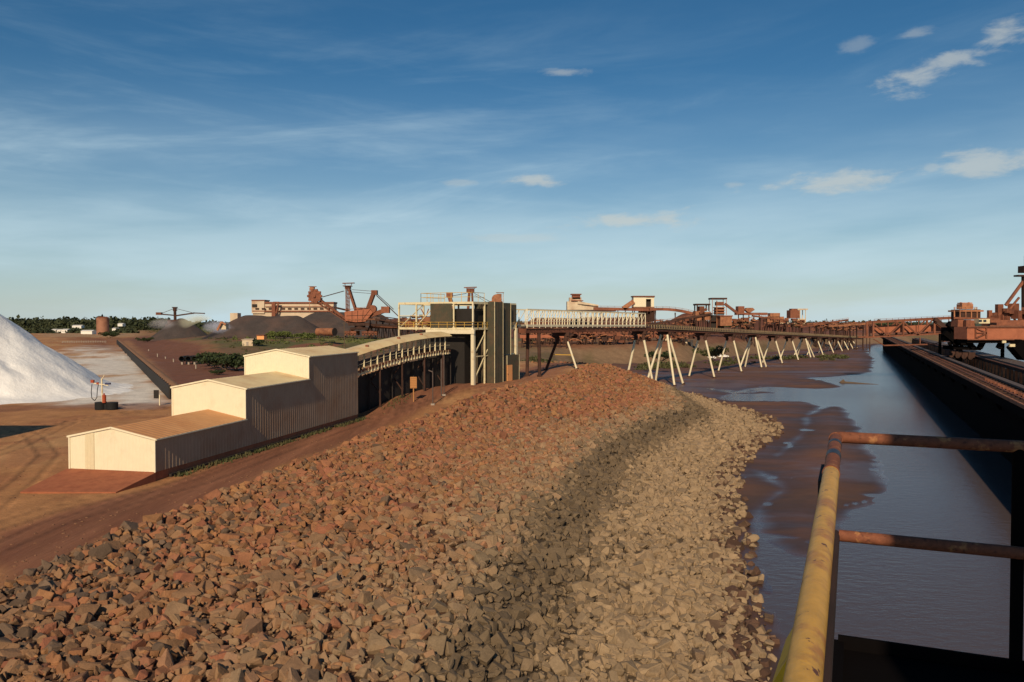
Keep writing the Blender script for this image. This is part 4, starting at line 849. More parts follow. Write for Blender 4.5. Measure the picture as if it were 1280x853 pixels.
part('post',q,'dark_steel',fa)
bk=MB(); V=[];F=[]
for k in range(41):
    a=pa+dvv*(k*L_/40)
    for o_,z in ((-.3,2.35),(-1.2,2.5+.2*math.sin(k)),(-3.0,2.2),(-6.2,-.2)): V.append((a.x+ -nn.x*o_* -1 if False else a.x-nn.x*o_*(-1)*(-1),a.y-nn.y*o_,z))
for k in range(40):
    for j in range(3): i=k*4+j; F.append((i,i+1,i+5,i+4))
# earth bank leaning on the wall's far side
sgn=1 if (pa+nn).x>pa.x else -1
V=[]
for k in range(41):
    a=pa+dvv*(k*L_/40); w_=[.2,1.3,2.4,5.2]
    for o_,z in zip(w_,(2.3,2.4+.15*math.sin(k*1.7),2.0,-.3)): V.append((a.x+nn.x*sgn*o_,a.y+nn.y*sgn*o_,z))
bk.add(V,F); o=part('earth_bank',bk,mat('bank_dirt',(.34,.17,.08),.95,.2,.3,bump=.05,bscale=2),smooth=True); o['kind']='structure'
# standpipe in tyre base
x,y,_=at(133,512,0); t=thing('standpipe','white standpipe with red extinguisher planted in a black tyre in front of the salt heap','standpipe',(x,y,0))
q=MB(); q.pipe((x-.95,y,0),(x-.95,y,1.25),.95,n=20); q.pipe((x+.95,y+.1,0),(x+.95,y+.1,1.2),.95,n=20); q.pipe((x,y+.4,0),(x,y+.4,1.1),.9,n=20); part('tyre_base',q,'rubber',t,smooth=True)
q=MB(); q.pipe((x-.6,y,.5),(x-.75,y,5.3),.14); q.beam((x-2.2,y,4.5),(x+.4,y,4.1),.16); q.beam((x-.75,y,5.0),(x-.2,y-.1,5.9),.1); part('pipe',q,'cream_leg',t)
q=MB(); q.pipe((x-.1,y-.5,1.2),(x-.1,y-.5,2.5),.32,n=14); q.pipe((x-.1,y-.5,2.5),(x-.1,y-.5,2.8),.12); part('extinguisher',q,'red_paint',t,smooth=True)
q=MB(); c=[(x-2.4,y,4.3),(x-2.55,y,3.0),(x-2.45,y,1.9),(x-2.0,y,1.5),(x-1.6,y,2.0),(x-1.5,y,3.4),(x-1.3,y,4.3)]; [q.pipe(a,b,.06,n=6) for a,b in zip(c[:-1],c[1:])]; part('hose',q,'rubber',t)
q=MB(); q.box((x-2.3,y,4.8),(.5,.4,.5)); q.box((x-1.4,y,4.45),(.35,.3,.35)); part('valve',q,'red_paint',t); q=MB(); q.box((x+.3,y,4.4),(.9,.3,.3)); q.beam((x-.9,y,4.0),(x+.6,y,4.35),.14); part('sign_arm',q,mat('navy_paint',(.04,.05,.12),.5,.05,1),t)
x,y,_=at(199,507,0); t=thing('notice_board','small black notice board on a pale post beside the windbreak wall','sign',(x,y,0)); q=MB(); q.box((x-.5,y,2.0),(.9,.1,1.5)); part('board',q,'clad_dark',t); q=MB(); q.beam((x+.1,y,0),(x+.1,y,1.9),.16); part('post',q,'cream_leg',t)
# three pipe mouths
for k,px in enumerate((227,235.2,242.6)):
    x,y,_=at(px,456,0); z=2.0; t=thing('culvert_pipe',('leftmost','middle','rightmost')[k]+' of the three round black pipe mouths raised on stubs in the red corridor','pipe',(x,y,0),'three black pipe mouths')
    q=MB(); V=[];F=[]; nseg=22
    for yy_,rr in ((0,1.0),(0,.86),(5.5,.86),(5.5,1.0)):
        for j in range(nseg): a=2*PI*j/nseg; V.append((x+rr*math.cos(a),y+yy_,z+rr*math.sin(a)))
    for i in range(4):
        for j in range(nseg): F.append((i*nseg+j,i*nseg+(j+1)%nseg,((i+1)%4)*nseg+(j+1)%nseg,((i+1)%4)*nseg+j))
    q.add(V,F); part('pipe',q,'clad_dark',t,smooth=True); q=MB(); q.box((x,y+.6,.45),(.6,.6,1.2)); part('stub',q,'concrete',t); q=MB(); q.box((x,y+4.6,.45),(.6,.6,1.2)); part('stub',q,'concrete',t)
for k,px in enumerate((207,217,245,197,186)):
    x,y,_=at(px,(450,453,461,446,440)[k],0); o=MB(); o.box((x,y,.5),(.35,.35,1.3)); o.box((x,y,1.2),(.45,.45,.12)); oo=part('marker_post',o,'concrete',loc=(x,y,0)); tag(oo,'short pale marker post along the red rail corridor','post','marker posts along the red corridor')
# white hut and brown tank
def hut(px0,py0,px1,py1,lab,m_='wall_white',rm='wall_white',dp=5,base=None):
    c=ray((px0+px1)/2,py1); 
    g=G((px0+px1)/2,py1); Y=g[1]; t=thing('hut',lab,'hut',(g[0],Y,g[2])); q=MB(); bxm(q,Y,px0,py0,px1,py1+.8,dp); part('wall',q,m_,t); q=MB(); a=atd(px0,py0,Y); b=atd(px1,py0,Y); q.hexa([(a[0]-.3,Y-.3,a[2]),(b[0]+.3,Y-.3,a[2]),(b[0]+.3,Y+dp+.3,a[2]),(a[0]-.3,Y+dp+.3,a[2]),(a[0]-.3,Y-.3,a[2]+.15),(b[0]+.3,Y-.3,a[2]+.15),(b[0]+.3,Y+dp+.3,a[2]+.5),(a[0]-.3,Y+dp+.3,a[2]+.5)]); part('roof',q,rm,t)
    q=MB(); bxm(q,Y,px0+(px1-px0)*.4,py0+(py1-py0)*.3,px0+(px1-px0)*.6,py1,.2,-.1); part('door',q,'concrete',t)
hut(302.5,425,316,433,'small white hut among green scrub left of the tallest shed roof'); 
Y=360; x,_,z=atd(326,421,Y); t=thing('ochre_cabin','small ochre cabin beside the white hut','cabin',(x,Y,z)); q=MB(); bxm(q,Y,321,419.5,330,424.5,4); part('wall',q,'orange_door',t); q=MB(); bxm(q,Y,320.5,418.8,330.5,419.8,4.6,-.3); part('roof',q,'rust',t)
Y=400; t=thing('scoop_drum','rusty cylindrical drum with a black open end lying in front of the tallest grey stockpile','drum',atd(405,417,Y)); a=atd(397,415,Y); b=atd(418,415,Y-5); q=MB(); q.pipe(a,b,1.9,n=20); part('shell',q,'rust_light',t,smooth=True); q=MB(); d_=(Vector(b)-Vector(a)).normalized(); q.pipe(Vector(b),Vector(b)+d_*.3,1.95,n=20); part('open_end',q,'dark_steel',t); q=MB(); q.box(atd(407,418.5,Y-2),(6,2.5,.8)); part('cradle',q,'rust_dark',t)
Y=300; x,_,z=atd(430.5,436,Y); t=thing('pole','thin tall timber pole behind the tallest shed roof','pole',(x,Y,hz(x,Y))); q=MB(); q.pipe((x,Y,hz(x,Y)-.3),(x,Y,atd(430,403,Y)[2]),.18,.14); part('shaft',q,'bark',t); q=MB(); q.beam((x-.8,Y,atd(430,404,Y)[2]),(x+.8,Y,atd(430,404,Y)[2]),.14); part('crossarm',q,'bark',t)
# orange house shape by the spray
Y=430; x,_,z=atd(276,410,Y); t=thing('spray_cannon','orange-roofed white pump cabin beside the blue mist','pump cabin',(x,Y,z)); q=MB(); bxm(q,Y,275,405,282.5,412,4); part('wall',q,'wall_white',t); q=MB(); q.beam(atd(272.5,413,Y,-1),atd(278,402.5,Y,-1),1.0); q.beam(atd(278,402.5,Y,-1),atd(283,406,Y,-1),.8); part('frame',q,'rust_light',t)
# far left: tanks, sheds, vehicles
x,y,_=at(126,409,0); Y=900; t=thing('storage_tank','large rust-brown round storage tank among the distant dark trees','tank',atd(127,411,Y)); q=MB(); a=atd(121.3,410.5,Y); b=atd(135.5,396.5,Y); r_=(b[0]-a[0])/2; cx=(a[0]+b[0])/2; q.pipe((cx,Y,0),(cx,Y,b[2]-1.2),r_,n=36); part('shell',q,mat('tank_brown',(.32,.15,.09),.8,.15,.08,col2=(.24,.10,.06),mix=(.45,.6)),t,smooth=True); q=MB(); q.pipe((cx,Y,b[2]-1.2),(cx,Y,b[2]+.4),r_*1.02,r_*.7,n=36); part('roof',q,'rust',t,smooth=True)
vs=[(64,69.5,412.6,416.4),(71,76,412.8,416.4),(76.5,84,412.5,416.6),(90,101.5,407.4,412),(101,115,414,418),(140,146,411,415.5),(147,153,405,407.5),(126,131,413,416.5)]
names=['leftmost small white building on the far plain','second small white building from the left on the far plain','third small white building from the left on the far plain','white building higher up beside the brown tank','long white low building, nearest on the far plain','small white building right of the brown tank','tiny white roof beyond the brown tank among trees','small grey-white building below the brown tank']
for (a,b,c,d),lb in zip(vs,names):
    Y=min(1250,15000/(d-402));  t=thing('far_building',lb,'building',((atd((a+b)/2,d,Y)[0]),Y,0)); q=MB(); p0=atd(a,c,Y);p1=atd(b,d,Y); q.box(((p0[0]+p1[0])/2,Y+5,(p0[2]+p1[2])/2-.4),(p1[0]-p0[0],10,p0[2]-p1[2]+.8)); part('wall',q,'white_paint',t); q=MB(); w2=(p1[0]-p0[0])/2+.4; cx=(p0[0]+p1[0])/2; q.add([(cx-w2,Y-.4,p0[2]),(cx+w2,Y-.4,p0[2]),(cx+w2,Y+10.4,p0[2]),(cx-w2,Y+10.4,p0[2]),(cx-w2,Y+5,p0[2]+1.2),(cx+w2,Y+5,p0[2]+1.2)],[(0,1,5,4),(3,4,5,2),(0,4,3),(1,2,5),(0,3,2,1)]); part('roof',q,'white_paint',t)
q=MB()
for k in range(26): 
    x=atd(78+k*1.9,423,560)[0]; q.box((x,560+k*.3,.6),(.35,.35,1.4)); 
    if k<25: q.beam((x,560+k*.3,1.0),(x+1.06,560.3+k*.3,1.0),.12)
o=part('far_fence',q,'concrete',loc=(atd(100,423,560)[0],560,0)); tag(o,'low pale post-and-rail fence across the ground beyond the salt heap','fence')
# log in the shallows
a=at(1052,478.5,-4.95); b=at(1100,481,-4.95); q=MB(); q.pipe((a[0],a[1],-4.9),(b[0],b[1]+1,-5.1),.45,.15,n=8); q.pipe((a[0]-.5,a[1],-5),(a[0]+.8,a[1]+.2,-4.3),.35,.5,n=8); o=part('driftwood_log',q,'bark',loc=(a[0],a[1],-5)); tag(o,'long dark driftwood log lying in the shallow water by the mud','log')
# mist and dust
def mist(name,pts,col_,dens,lab):
    m=bpy.data.materials.new(name); m.use_nodes=True; N=m.node_tree.nodes; L=m.node_tree.links; N.remove(N['Principled BSDF']); v=N.new('ShaderNodeVolumePrincipled'); v.inputs['Color'].default_value=(*col_,1); v.inputs['Density'].default_value=dens; tc=N.new('ShaderNodeTexCoord'); sb=N.new('ShaderNodeVectorMath'); sb.operation='DISTANCE'; sb.inputs[1].default_value=(.5,.5,.42); L.new(tc.outputs['Generated'],sb.inputs[0]); nz=N.new('ShaderNodeTexNoise'); nz.inputs['Scale'].default_value=3.5; nz.inputs['Detail'].default_value=4; L.new(tc.outputs['Generated'],nz.inputs['Vector'])
    ma=N.new('ShaderNodeMath'); ma.operation='MULTIPLY_ADD'; L.new(nz.outputs['Fac'],ma.inputs[0]); ma.inputs[1].default_value=-.35; L.new(sb.outputs['Value'],ma.inputs[2]); mr=N.new('ShaderNodeMapRange'); mr.interpolation_type='SMOOTHSTEP'; mr.inputs['From Min'].default_value=.26; mr.inputs['From Max'].default_value=-.12; mr.inputs['To Min'].default_value=0; mr.inputs['To Max'].default_value=dens*3.2; L.new(ma.outputs[0],mr.inputs['Value']); L.new(mr.outputs[0],v.inputs['Density']); v.inputs['Anisotropy'].default_value=-.35; L.new(v.outputs[0],N['Material Output'].inputs['Volume'])
    q=MB()
    n=14
    V=[];F=[]
    for i,(c,r_) in enumerate(pts):
        for j in range(n): a=2*PI*j/n; V.append((c[0]+r_[0]*math.cos(a),c[1]+r_[1]*math.sin(a),c[2]))
    for i in range(len(pts)-1):
        for j in range(n): F.append((i*n+j,i*n+(j+1)%n,(i+1)*n+(j+1)%n,(i+1)*n+j))
    F.append(tuple(range(n-1,-1,-1))); F.append(tuple(range((len(pts)-1)*n,len(pts)*n))); q.add(V,F); o=part(name,q,m,loc=pts[0][0],kind='stuff'); tag(o,lab,'mist')
A_=lambda px,py,Y=470:atd(px,py,Y)
mist('yellow_spray',[(A_(222,414),(2,3)),(A_(232,404),(7,6)),(A_(246,395),(14,8)),(A_(254,390),(11,7)),(A_(258,387),(4,4))],(1.0,.95,.68),.06,'yellow-green drifting spray over the ore heaps')
mist('blue_mist',[(A_(272,418,460),(6,6)),(A_(272,410,460),(11,8)),(A_(266,402,460),(8,6)),(A_(264,396,460),(2,3))],(.80,.82,1.0),.06,'bluish mist at the foot of the grey stockpiles')
mist('dust_veil',[(A_(203,413,560),(14,6)),(A_(207,402,560),(11,6)),(A_(214,393,560),(4,4))],(.95,.88,.9),.03,'thin grey dust veil below the distant small stacker')
# ------------------------------------------------ jetty on the right
JF=LF((0,0),23.0)
KP=1.443
def J(p,s,z): return JF(s,-p*KP,z)
def jbox(mb,p0,p1,s0,s1,z0,z1): return fbox(mb,JF,s0,s1,-p1*KP,-p0*KP,z0,z1)
jt=thing('jetty','long dark conveyor jetty with rust-lit edge beams and an added black wall as shade down to the water','jetty',J(16,150,-5))
ZD=4.9; S0,S1=-40,640
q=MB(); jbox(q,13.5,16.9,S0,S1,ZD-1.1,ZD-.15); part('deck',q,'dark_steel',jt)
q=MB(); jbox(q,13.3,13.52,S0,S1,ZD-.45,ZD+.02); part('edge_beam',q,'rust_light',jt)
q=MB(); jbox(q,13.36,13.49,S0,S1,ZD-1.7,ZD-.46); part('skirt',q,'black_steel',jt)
for pa_ in (14.2,15.1): q=MB(); jbox(q,pa_,pa_+.22,S0,S1,ZD-.14,ZD+.10); part('rail',q,'rust',jt)
q=MB(); jbox(q,15.9,16.7,S0,S1,ZD+.15,ZD+.42); part('belt_cover',q,'belt_grey',jt)
q=MB()
qs=[]
for s in list(np.arange(30,S1,3.0)): q=MB(); jbox(q,13.55,15.9,s,s+.35,ZD-.13,ZD+.05); qs.append(q)
many('sleeper',qs,'rust_dark',jt)
q=MB()
qs=[]
for s in list(np.arange(40,160,1.5)): q=MB(); jbox(q,14.7,14.85,s,s+.15,ZD-.1,ZD+.40); qs.append(q)
many('idler_post',qs,'rust',jt)
q=MB(); jbox(q,14.5,15.0,S0,S1,-6,ZD-1.2); jbox(q,17.0,22.0,S0,S1,ZD-3.0,ZD-2.5); part('shade_wall',q,'black_steel',jt)  # wall added in black to stand for the shade below the deck
for k in range(34):
    s=S0+k*20; q=MB(); q.beam(J(13.8,s,ZD-1.3),J(14.5,s,ZD-3.2),.6); part('bracket',q,'black_steel',jt)
j2=thing('ore_conveyor_deck','second dark conveyor deck running beyond the jetty with lit trestle frames below it','conveyor deck',J(25,150,-5))
q=MB(); jbox(q,22.6,23.0,S0,520,ZD-.6,ZD+.3); jbox(q,23.0,27,S0,520,ZD-.4,ZD+.1); part('deck',q,'rust_dark',j2)
q=MB(); jbox(q,22.3,22.55,S0,520,ZD+.15,ZD+.35); part('edge_beam',q,'rust',j2)
q=MB()
qs=[]
for s in np.arange(30,520,5): q=MB(); q.beam(J(22.5,s,ZD-3.2),J(22.5,s,ZD-.5),.6); qs.append(q)
many('trestle_frame',qs,'rust_light',j2)
q=MB(); jbox(q,23.4,26.2,S0,520,ZD+.12,ZD+.5); part('belt',q,'belt_grey',j2)
q=MB()
for s in np.arange(S0,520,16):
    for p_ in (23.3,26.7): q=MB(); q.pipe(J(p_,s,-7),J(p_,s,ZD-.5),.45); part('pile',q,'black_steel',j2)
# ------------------------------------------------ ship loader over the jetty (whole group scaled up about the camera)
sl=thing('ship_loader','rusty red ship loader with box girder, lattice bridge and tall mast standing over the jetty','ship loader',J(20,150,ZD))
KS=1.35  # enlarges pixel-plane depths and member sizes together, about the camera
class MK(MB):
    def beam(s,p,q,w=.2,h=None): return MB.beam(s,p,q,w*KS,(h or w)*KS)
    def box(s,c,d,rz=0): return MB.box(s,c,[e*KS for e in d],rz)
    def pipe(s,p,q,r=.1,r2=None,n=10,cap=True): return MB.pipe(s,p,q,r*KS,None if r2 is None else r2*KS,n,cap)
def P(px,py,y,dy=0): return atd(px,py,y*KS,dy*KS)
D=200
def tb(mb,a,b,y,w=.35,h=None,dy=0): mb.beam(P(*a,y,dy),P(*b,y,dy),w,h)
for dy,nm in ((0,'front_truss'),(3.6,'rear_truss')):
    q=MK(); tb(q,(1091,403),(1215,396.5),D,.35,.55,dy); tb(q,(1080,422),(1192,416.5),D,.3,.4,dy)
    for a in (1091.5,1110,1129,1148,1168,1186): tb(q,(a,402.5-(a-1091)*.05),(a,421.5-(a-1091)*.04),D,.42 if a in (1091.5,1129,1168) else .16,None,dy)
    for a,b in (((1092,405),(1110,420)),((1110,420),(1128,403)),((1130,403),(1147,419)),((1147,419),(1166,400))): tb(q,a,b,D,.3,None,dy)
    part(nm,q,'rust',sl)
q=MK(); tb(q,(1092,412),(1200,409.5),D,.3,1.8,1.8); part('bridge_belt',q,'rust_girder',sl)
q=MK(); tb(q,(1166,399),(1170,401),D,1.4,.8,-.3); tb(q,(1168,400),(1187,415),D,.5,1.2,-.4); part('ladder_stair',q,'rust_dark',sl)
q=MK(); tb(q,(1105,432),(1168,430.5),190,.3); tb(q,(1105,432),(1092,424),190,.2); tb(q,(1150,430),(1150,422),190,.2); tb(q,(1168,430),(1190,424),190,.2); tb(q,(1192,424),(1225,424.5),185,.25)
for a in range(1190,1215,6): tb(q,(a,418),(a,424),186,.12)
tb(q,(1188,418),(1214,418),186,.12); part('lower_walkway',q,'rust',sl)
q=MK(); rail(q,[P(1092,402,D,-.3),P(1130,400.3,D,-.3),P(1165,398.8,D,-.3),P(1192,397.5,D,-.3)],.8,.06); part('railing',q,'rust',sl)
q=MK(); xa=P(1209,409,150); xb=P(1330,409,150); MB.box(q,((xa[0]+xb[0])/2,150*KS+3,(P(0,409,150)[2]+P(0,424.5,150)[2])/2),(xb[0]-xa[0],6,P(0,409,150)[2]-P(0,424.5,150)[2])); bgx=part('box_girder',q,'rust_girder',sl)
q=MK(); z0=P(0,424,149.9)[2]; z1=P(0,409.3,149.9)[2]
for a,b in (((1219.5,409.5),(1219.5,424)),((1233,409.5),(1233,424)),((1219.5,410),(1233,416)),((1219.5,416),(1233,416.5)),((1233,417),(1219.5,423)),((1209,409),(1330,408.8)),((1209,424.5),(1330,424.5))): tb(q,a,b,149.85,.22,None,0)
part('stiffener',q,'rust',bgx)
q=MK()
for a in (1216,1238,1262,1290): tb(q,(a,425),(a+(8 if a<1230 else -6),436),150,.8,.8,2)
tb(q,(1210,426.5),(1330,426.5),150,3.4,.8,2); tb(q,(1276,430),(1290,446),146,2.2,2.2,2); part('bogie_frame',q,'black_steel',sl)
for a,dy in ((1286,0),(1302,0),(1286,8)): q=MK(); q.beam(P(a,426,150,dy),(P(a,426,150)[0],(150+dy)*KS,ZD-2.4),.5,.5); part('portal_leg',q,'black_steel',sl)
for a,dy in ((1197,0),(1208,2),(1200,8)): q=MK(); q.beam(P(a,418,172,dy),(P(a,418,172)[0],(172+dy)*KS,ZD-2.4),.45,.45); part('portal_leg',q,'black_steel',sl)
for px in (1188,1196,1204,1212):
    q=MK(); q.box(P(px,441+(px-1188)*.12,168),(1.5,1.6,1.1)); c=P(px,444+(px-1188)*.12,167); q.pipe((c[0],c[1]-.5,c[2]),(c[0],c[1]+.5,c[2]),.5,n=12); part('wheel_bogie',q,'rust_dark',sl)
q=MK(); tb(q,(1180,434),(1225,436),170,1.0,.8); tb(q,(1186,428),(1192,441),170,.5); tb(q,(1204,428),(1199,441),170,.5); tb(q,(1212,428),(1220,436),170,.5); part('portal_beam',q,'black_steel',sl)  # black beams added to thicken the shade under the girder
q=MK(); q.box(P(1255,427.5,147.6),(.7,.2,.45)); q.box(P(1265,432,147),(1.0,.3,.5)); part('lamp_box',q,'cream_steel',sl)
# upper cabin tower
q=MK(); a=P(1194,388,175); z=lambda py,y=175:P(0,py,y)[2]
q.box(P(1207,393.5,175),(4.2,4,2.2)); part('cabin_tower_base',q,'rust_dark',sl)
q=MK(); q.box(P(1207,389,175),(5.2,4.6,.35)); q.box(P(1206,383.5,175),(2.4,2.2,1.1)); q.box(P(1206,379.3,175),(2.2,2,.25))
for dx in (-1.0,1.0): q.beam(P(1206+dx*5,386,175),P(1206+dx*5,378,175),.3)
for dx in (-2.4,-1.2,0,1.2,2.4): q.beam(P(1207+dx*5.9,388.5,172.8),P(1207+dx*5.9,384,172.8),.12); q.beam(P(1207+dx*5.9,399,172.8),P(1207+dx*5.9,389,172.8),.22)
q.beam(P(1193,384.3,172.8),P(1221,384.3,172.8),.1); q.beam(P(1193,386.3,172.8),P(1221,386.3,172.8),.1); part('cabin_tower',q,'rust_light',sl)
q=MK(); q.beam(P(1221,387,174),P(1214,397,174),.3); q.beam(P(1219,385,174),P(1219,397,174),.2); part('access_ladder',q,'cream_steel',sl)
q=MK(); q.box(P(1227.5,401.7,158),(2.15,1.6,.9)); cbn=part('operator_cabin',q,'cream_steel',sl)
q=MK(); [q.box(P(c,401.2,157.15),(.55,.12,.42)) for c in (1225.5,1231)]; part('window',q,'glass_dark',cbn)
# mast and stays at the right edge
q=MK(); Y=165
for a,b,w in (((1281,345),(1281,408),.9),((1290,345),(1290,408),.9)): tb(q,a,b,Y,w)
for k in range(7): tb(q,(1281,346+k*9),(1290,352+k*9),Y,.25); tb(q,(1281,352+k*9),(1290,346+k*9),Y,.25)
tb(q,(1270,345),(1300,345),Y,1.6,.35); tb(q,(1276,340),(1296,340),Y,.3,.3); q.box(P(1284,337,Y),(2.6,2,1.4)); tb(q,(1281,334),(1281,320),Y,.2); part('mast',q,'rust_dark',sl)
q=MK(); tb(q,(1279,352),(1257,382),Y,.5); tb(q,(1274,372),(1248,404),Y,.35); tb(q,(1259,389),(1273,405),Y,.3); tb(q,(1260,389.5),(1300,389),Y,.4,.35); part('stay',q,'rust',sl)
q=MK()
for k in range(22):
    px=rng.uniform(1238,1285); py=rng.uniform(388,402) if px<1256 else rng.uniform(382,402); py=max(py,403-(px-1236)*.6); q.box(P(px,py,Y+rng.uniform(-2,2)),rng.uniform(.5,1.8,3),rng.uniform(0,1))
q.beam(P(1249,402,Y),P(1249,380.5,Y),1.1); q.beam(P(1237,402,Y),P(1237,388,Y),.7); q.pipe(P(1243,401,Y),P(1243,391,Y),.6)
part('winch_house',q,'rust',sl)
q=MK(); tb(q,(1192,397.5),(1250,399.5),160,.3,.35); tb(q,(1209,400),(1209,412),158,.9); tb(q,(1200,404),(1222,405),158,2.5,1.4,2); tb(q,(1236,404),(1330,404),162,3,1.2,1); part('deck_frame',q,'rust',sl)
q=MK()
for a,b in (((1180,416),(1195,428)),((1195,410),(1196,432)),((1185,404),(1200,418)),((1190,428),(1215,430))): tb(q,a,b,170,1.1,1.1)
q.box(P(1194,418,172),(4,4,3)); part('hopper',q,'black_steel',sl)  # black pieces added here, filling in the shade below the girder
# ------------------------------------------------ walkway handrail beside the camera
wk=thing('walkway','short steel walkway end beside the handrail with dark floor and toe board','walkway',(1.2,2.6,13.2))
HF=LF(atd(1045,546.5,4.3)[:2],23.0)
ZR=atd(1045,546.5,4.3)[2]
q=MB()
for k in range(24): fbox(q,HF,-9,-.06,-1.0+k*.042,-1.0+k*.042+.008,ZR-1.17,ZR-1.13)
for k in range(70): fbox(q,HF,-9+k*.13,-9+k*.13+.01,-1.0,-.02,ZR-1.165,ZR-1.14)
fbox(q,HF,-9,0,-1.05,-.99,ZR-1.3,ZR-1.1); fbox(q,HF,-9,0,-.05,.0,ZR-1.3,ZR-1.1); fbox(q,HF,-9,-.05,-1.04,-.01,ZR-1.28,ZR-1.129); part('floor',q,'black_steel',wk)
q=MB(); fbox(q,HF,-.02,.0,-1.02,-.02,ZR-1.28,ZR-1.07); part('end_toe_board',q,'black_steel',wk)
hr=thing('handrail','worn yellow and rust pipe handrail in the near right corner, turning over the water','handrail',HF(0,0,ZR-1.1))
r=.031
def elbow(mb,f,ctr,rad,n=8):
    # quarter bend from the long rail to the end rail
    pts=[f(-rad+rad*math.sin(t),-rad+rad*math.cos(t),ZR) for t in [PI/2*k/n for k in range(n+1)]]
    for a,b in zip(pts[:-1],pts[1:]):
        d=(Vector(b)-Vector(a)); mb.pipe(a,Vector(b)+d*.15,r,n=18)
q=MB(); q.pipe(HF(-7,0,ZR),HF(-1.12,0,ZR),r*1.03,n=22); part('top_rail',q,'pipe_yellow',hr,smooth=True,label='worn yellow top rail')
q=MB(); q.pipe(HF(-1.12,0,ZR),HF(-.045,0,ZR),r,n=20); elbow(q,HF,0,.045); part('rusty_rail_end',q,'pipe_rust',hr,smooth=True)
q=MB(); q.pipe(HF(0,-.04,ZR),HF(0,-1.0,ZR),r*.98,n=18); part('end_rail',q,'pipe_rust',hr,smooth=True)
q=MB(); q.pipe(HF(-.05,-.02,ZR-.52),HF(-.05,-1.0,ZR-.52),r,n=18); part('mid_rail',q,'pipe_rust',hr,smooth=True)
q=MB(); q.pipe(HF(-7,0,ZR-.52),HF(-.03,0,ZR-.52),r*.8,n=16); part('side_mid_rail',q,'rust_dark',hr,smooth=True)
for u,v,m_ in ((0,-.845,'black_steel'),(-3.6,0,'pipe_yellow')):
    q=MB(); q.pipe(HF(u,v,ZR-1.25),HF(u,v,ZR-.01),r*.95,n=18); part('post',q,m_,hr,smooth=True)
for u in (-1.12,-3.6,-.06):
    q=MB(); q.pipe(HF(u-.012,0,ZR),HF(u+.012,0,ZR),r*1.13,n=18); part('weld_bead',q,'pipe_rust',hr,smooth=True)
for u in (-.33,-.70):
    q=MB(); q.pipe(HF(u-.035 if u>-.5 else u-.06,0,ZR),HF(u+.035 if u>-.5 else u+.06,0,ZR),r*1.06,n=20); part('dark_band',q,'band_black',hr,smooth=True)  # two dark bands around the top rail
q=MB(); fbox(q,HF,-7,-1.7,.045,.057,ZR-1.15,ZR-1.0); part('toe_board',q,'toe_yellow',hr)
q=MB(); a_=HF(-2.55,.035,0); q.hexa([HF(-2.72,.092,ZR-.7),HF(-2.72,.03,ZR-.7),HF(-2.50,.03,ZR-.7),HF(-2.50,.075,ZR-.7),HF(-2.72,.092,ZR-.22),HF(-2.72,.03,ZR-.10),HF(-2.50,.03,ZR-.10),HF(-2.50,.075,ZR-.19)]); part('bracket_plate',q,'toe_yellow',hr)
q=MB(); fbox(q,HF,-.98,-.55,.035,.055,ZR-.55,ZR-.06); part('bracket_plate',q,'dark_steel',hr)
# casing added behind the camera, outside the frame, to throw shade on the end rail
oh=thing('shade_casing','added rusty casing behind the camera that shades the end rail','shade casing',(3,-4,14))
QF=LF((0,0),9.5); q=MB(); fbox(q,QF,-6.2,-1.2,-6,-1.25,13.6,18.0); part('casing',q,'rust',oh); q=MB(); fbox(q,QF,-6.1,-5.7,-5,-4.6,12.5,13.59); fbox(q,QF,-6.1,-5.7,-2.0,-1.6,12.5,13.59); part('support',q,'rust_dark',oh)
# ------------------------------------------------ vegetation
def bulk_leaves(centres,rads,nper,size,seed):
    r=np.random.default_rng(seed); n=len(centres)*nper; c=np.repeat(np.array(centres),nper,0); rd=np.repeat(np.array(rads),nper,0); d=r.normal(size=(n,3)); d/=np.linalg.norm(d,axis=1)[:,None]; d[:,2]=np.abs(d[:,2]); p=c+d*(r.random((n,1))**.45)*rd
    a=r.normal(size=(n,3)); a/=np.linalg.norm(a,axis=1)[:,None]; b=np.cross(a,r.normal(size=(n,3))); b/=np.linalg.norm(b,axis=1)[:,None]; s=np.repeat(np.array(size),nper)[:,None]*r.uniform(.5,1.4,(n,1))
    V=np.stack([p-a*s*.5,p+b*s*.35,p+a*s*.5,p-b*s*.35],1).reshape(-1,3); F=np.arange(4*n).reshape(-1,4); return V,F
def scrub(name,lab,n,region,m_,rmin,rmax,seed,nper=26,z=0.0,dens=None,cat='scrub'):
    r=np.random.default_rng(seed); P=[G(a,b)[:2] for a,b in region]; P=np.array(P); x0,y0=P.min(0); x1,y1=P.max(0); cs=[]
    while len(cs)<n:
        x=r.uniform(x0,x1,4000); y=r.uniform(y0,y1,4000); k=inpoly(x,y,[tuple(p) for p in P])&(fbm(x*.03,y*.02,seed)>(.5 if dens is None else dens)); cs+=list(zip(x[k],y[k]))
        if not k.any() and len(cs)==0: break
    cs=np.array(cs[:n]); zz=height(cs[:,0],cs[:,1]); rr=r.uniform(rmin,rmax,len(cs)); C3=np.stack([cs[:,0],cs[:,1],zz],1); RD=np.stack([rr*1.3,rr*1.3,rr],1); V,F=bulk_leaves(C3,RD,nper,rr*.55,seed)
    me=npmesh(name,V,F,m_); o=link(name,me); o['kind']='stuff'; tag(o,lab,cat); return o
scrub('green_scrub','green scrub covering the bank behind the sheds',1300,[(165,409),(235,411),(300,434),(345,437),(520,431),(520,418),(330,418),(240,407),(190,403)],'leaf_green',.7,2.0,201,dens=.33)
scrub('dry_scrub','brown-green dry scrub over the rough ground behind the sheds',900,[(180,415),(300,445),(450,447),(520,430),(520,418),(300,415),(200,405)],'leaf_scrub',.5,1.6,202,dens=.4)
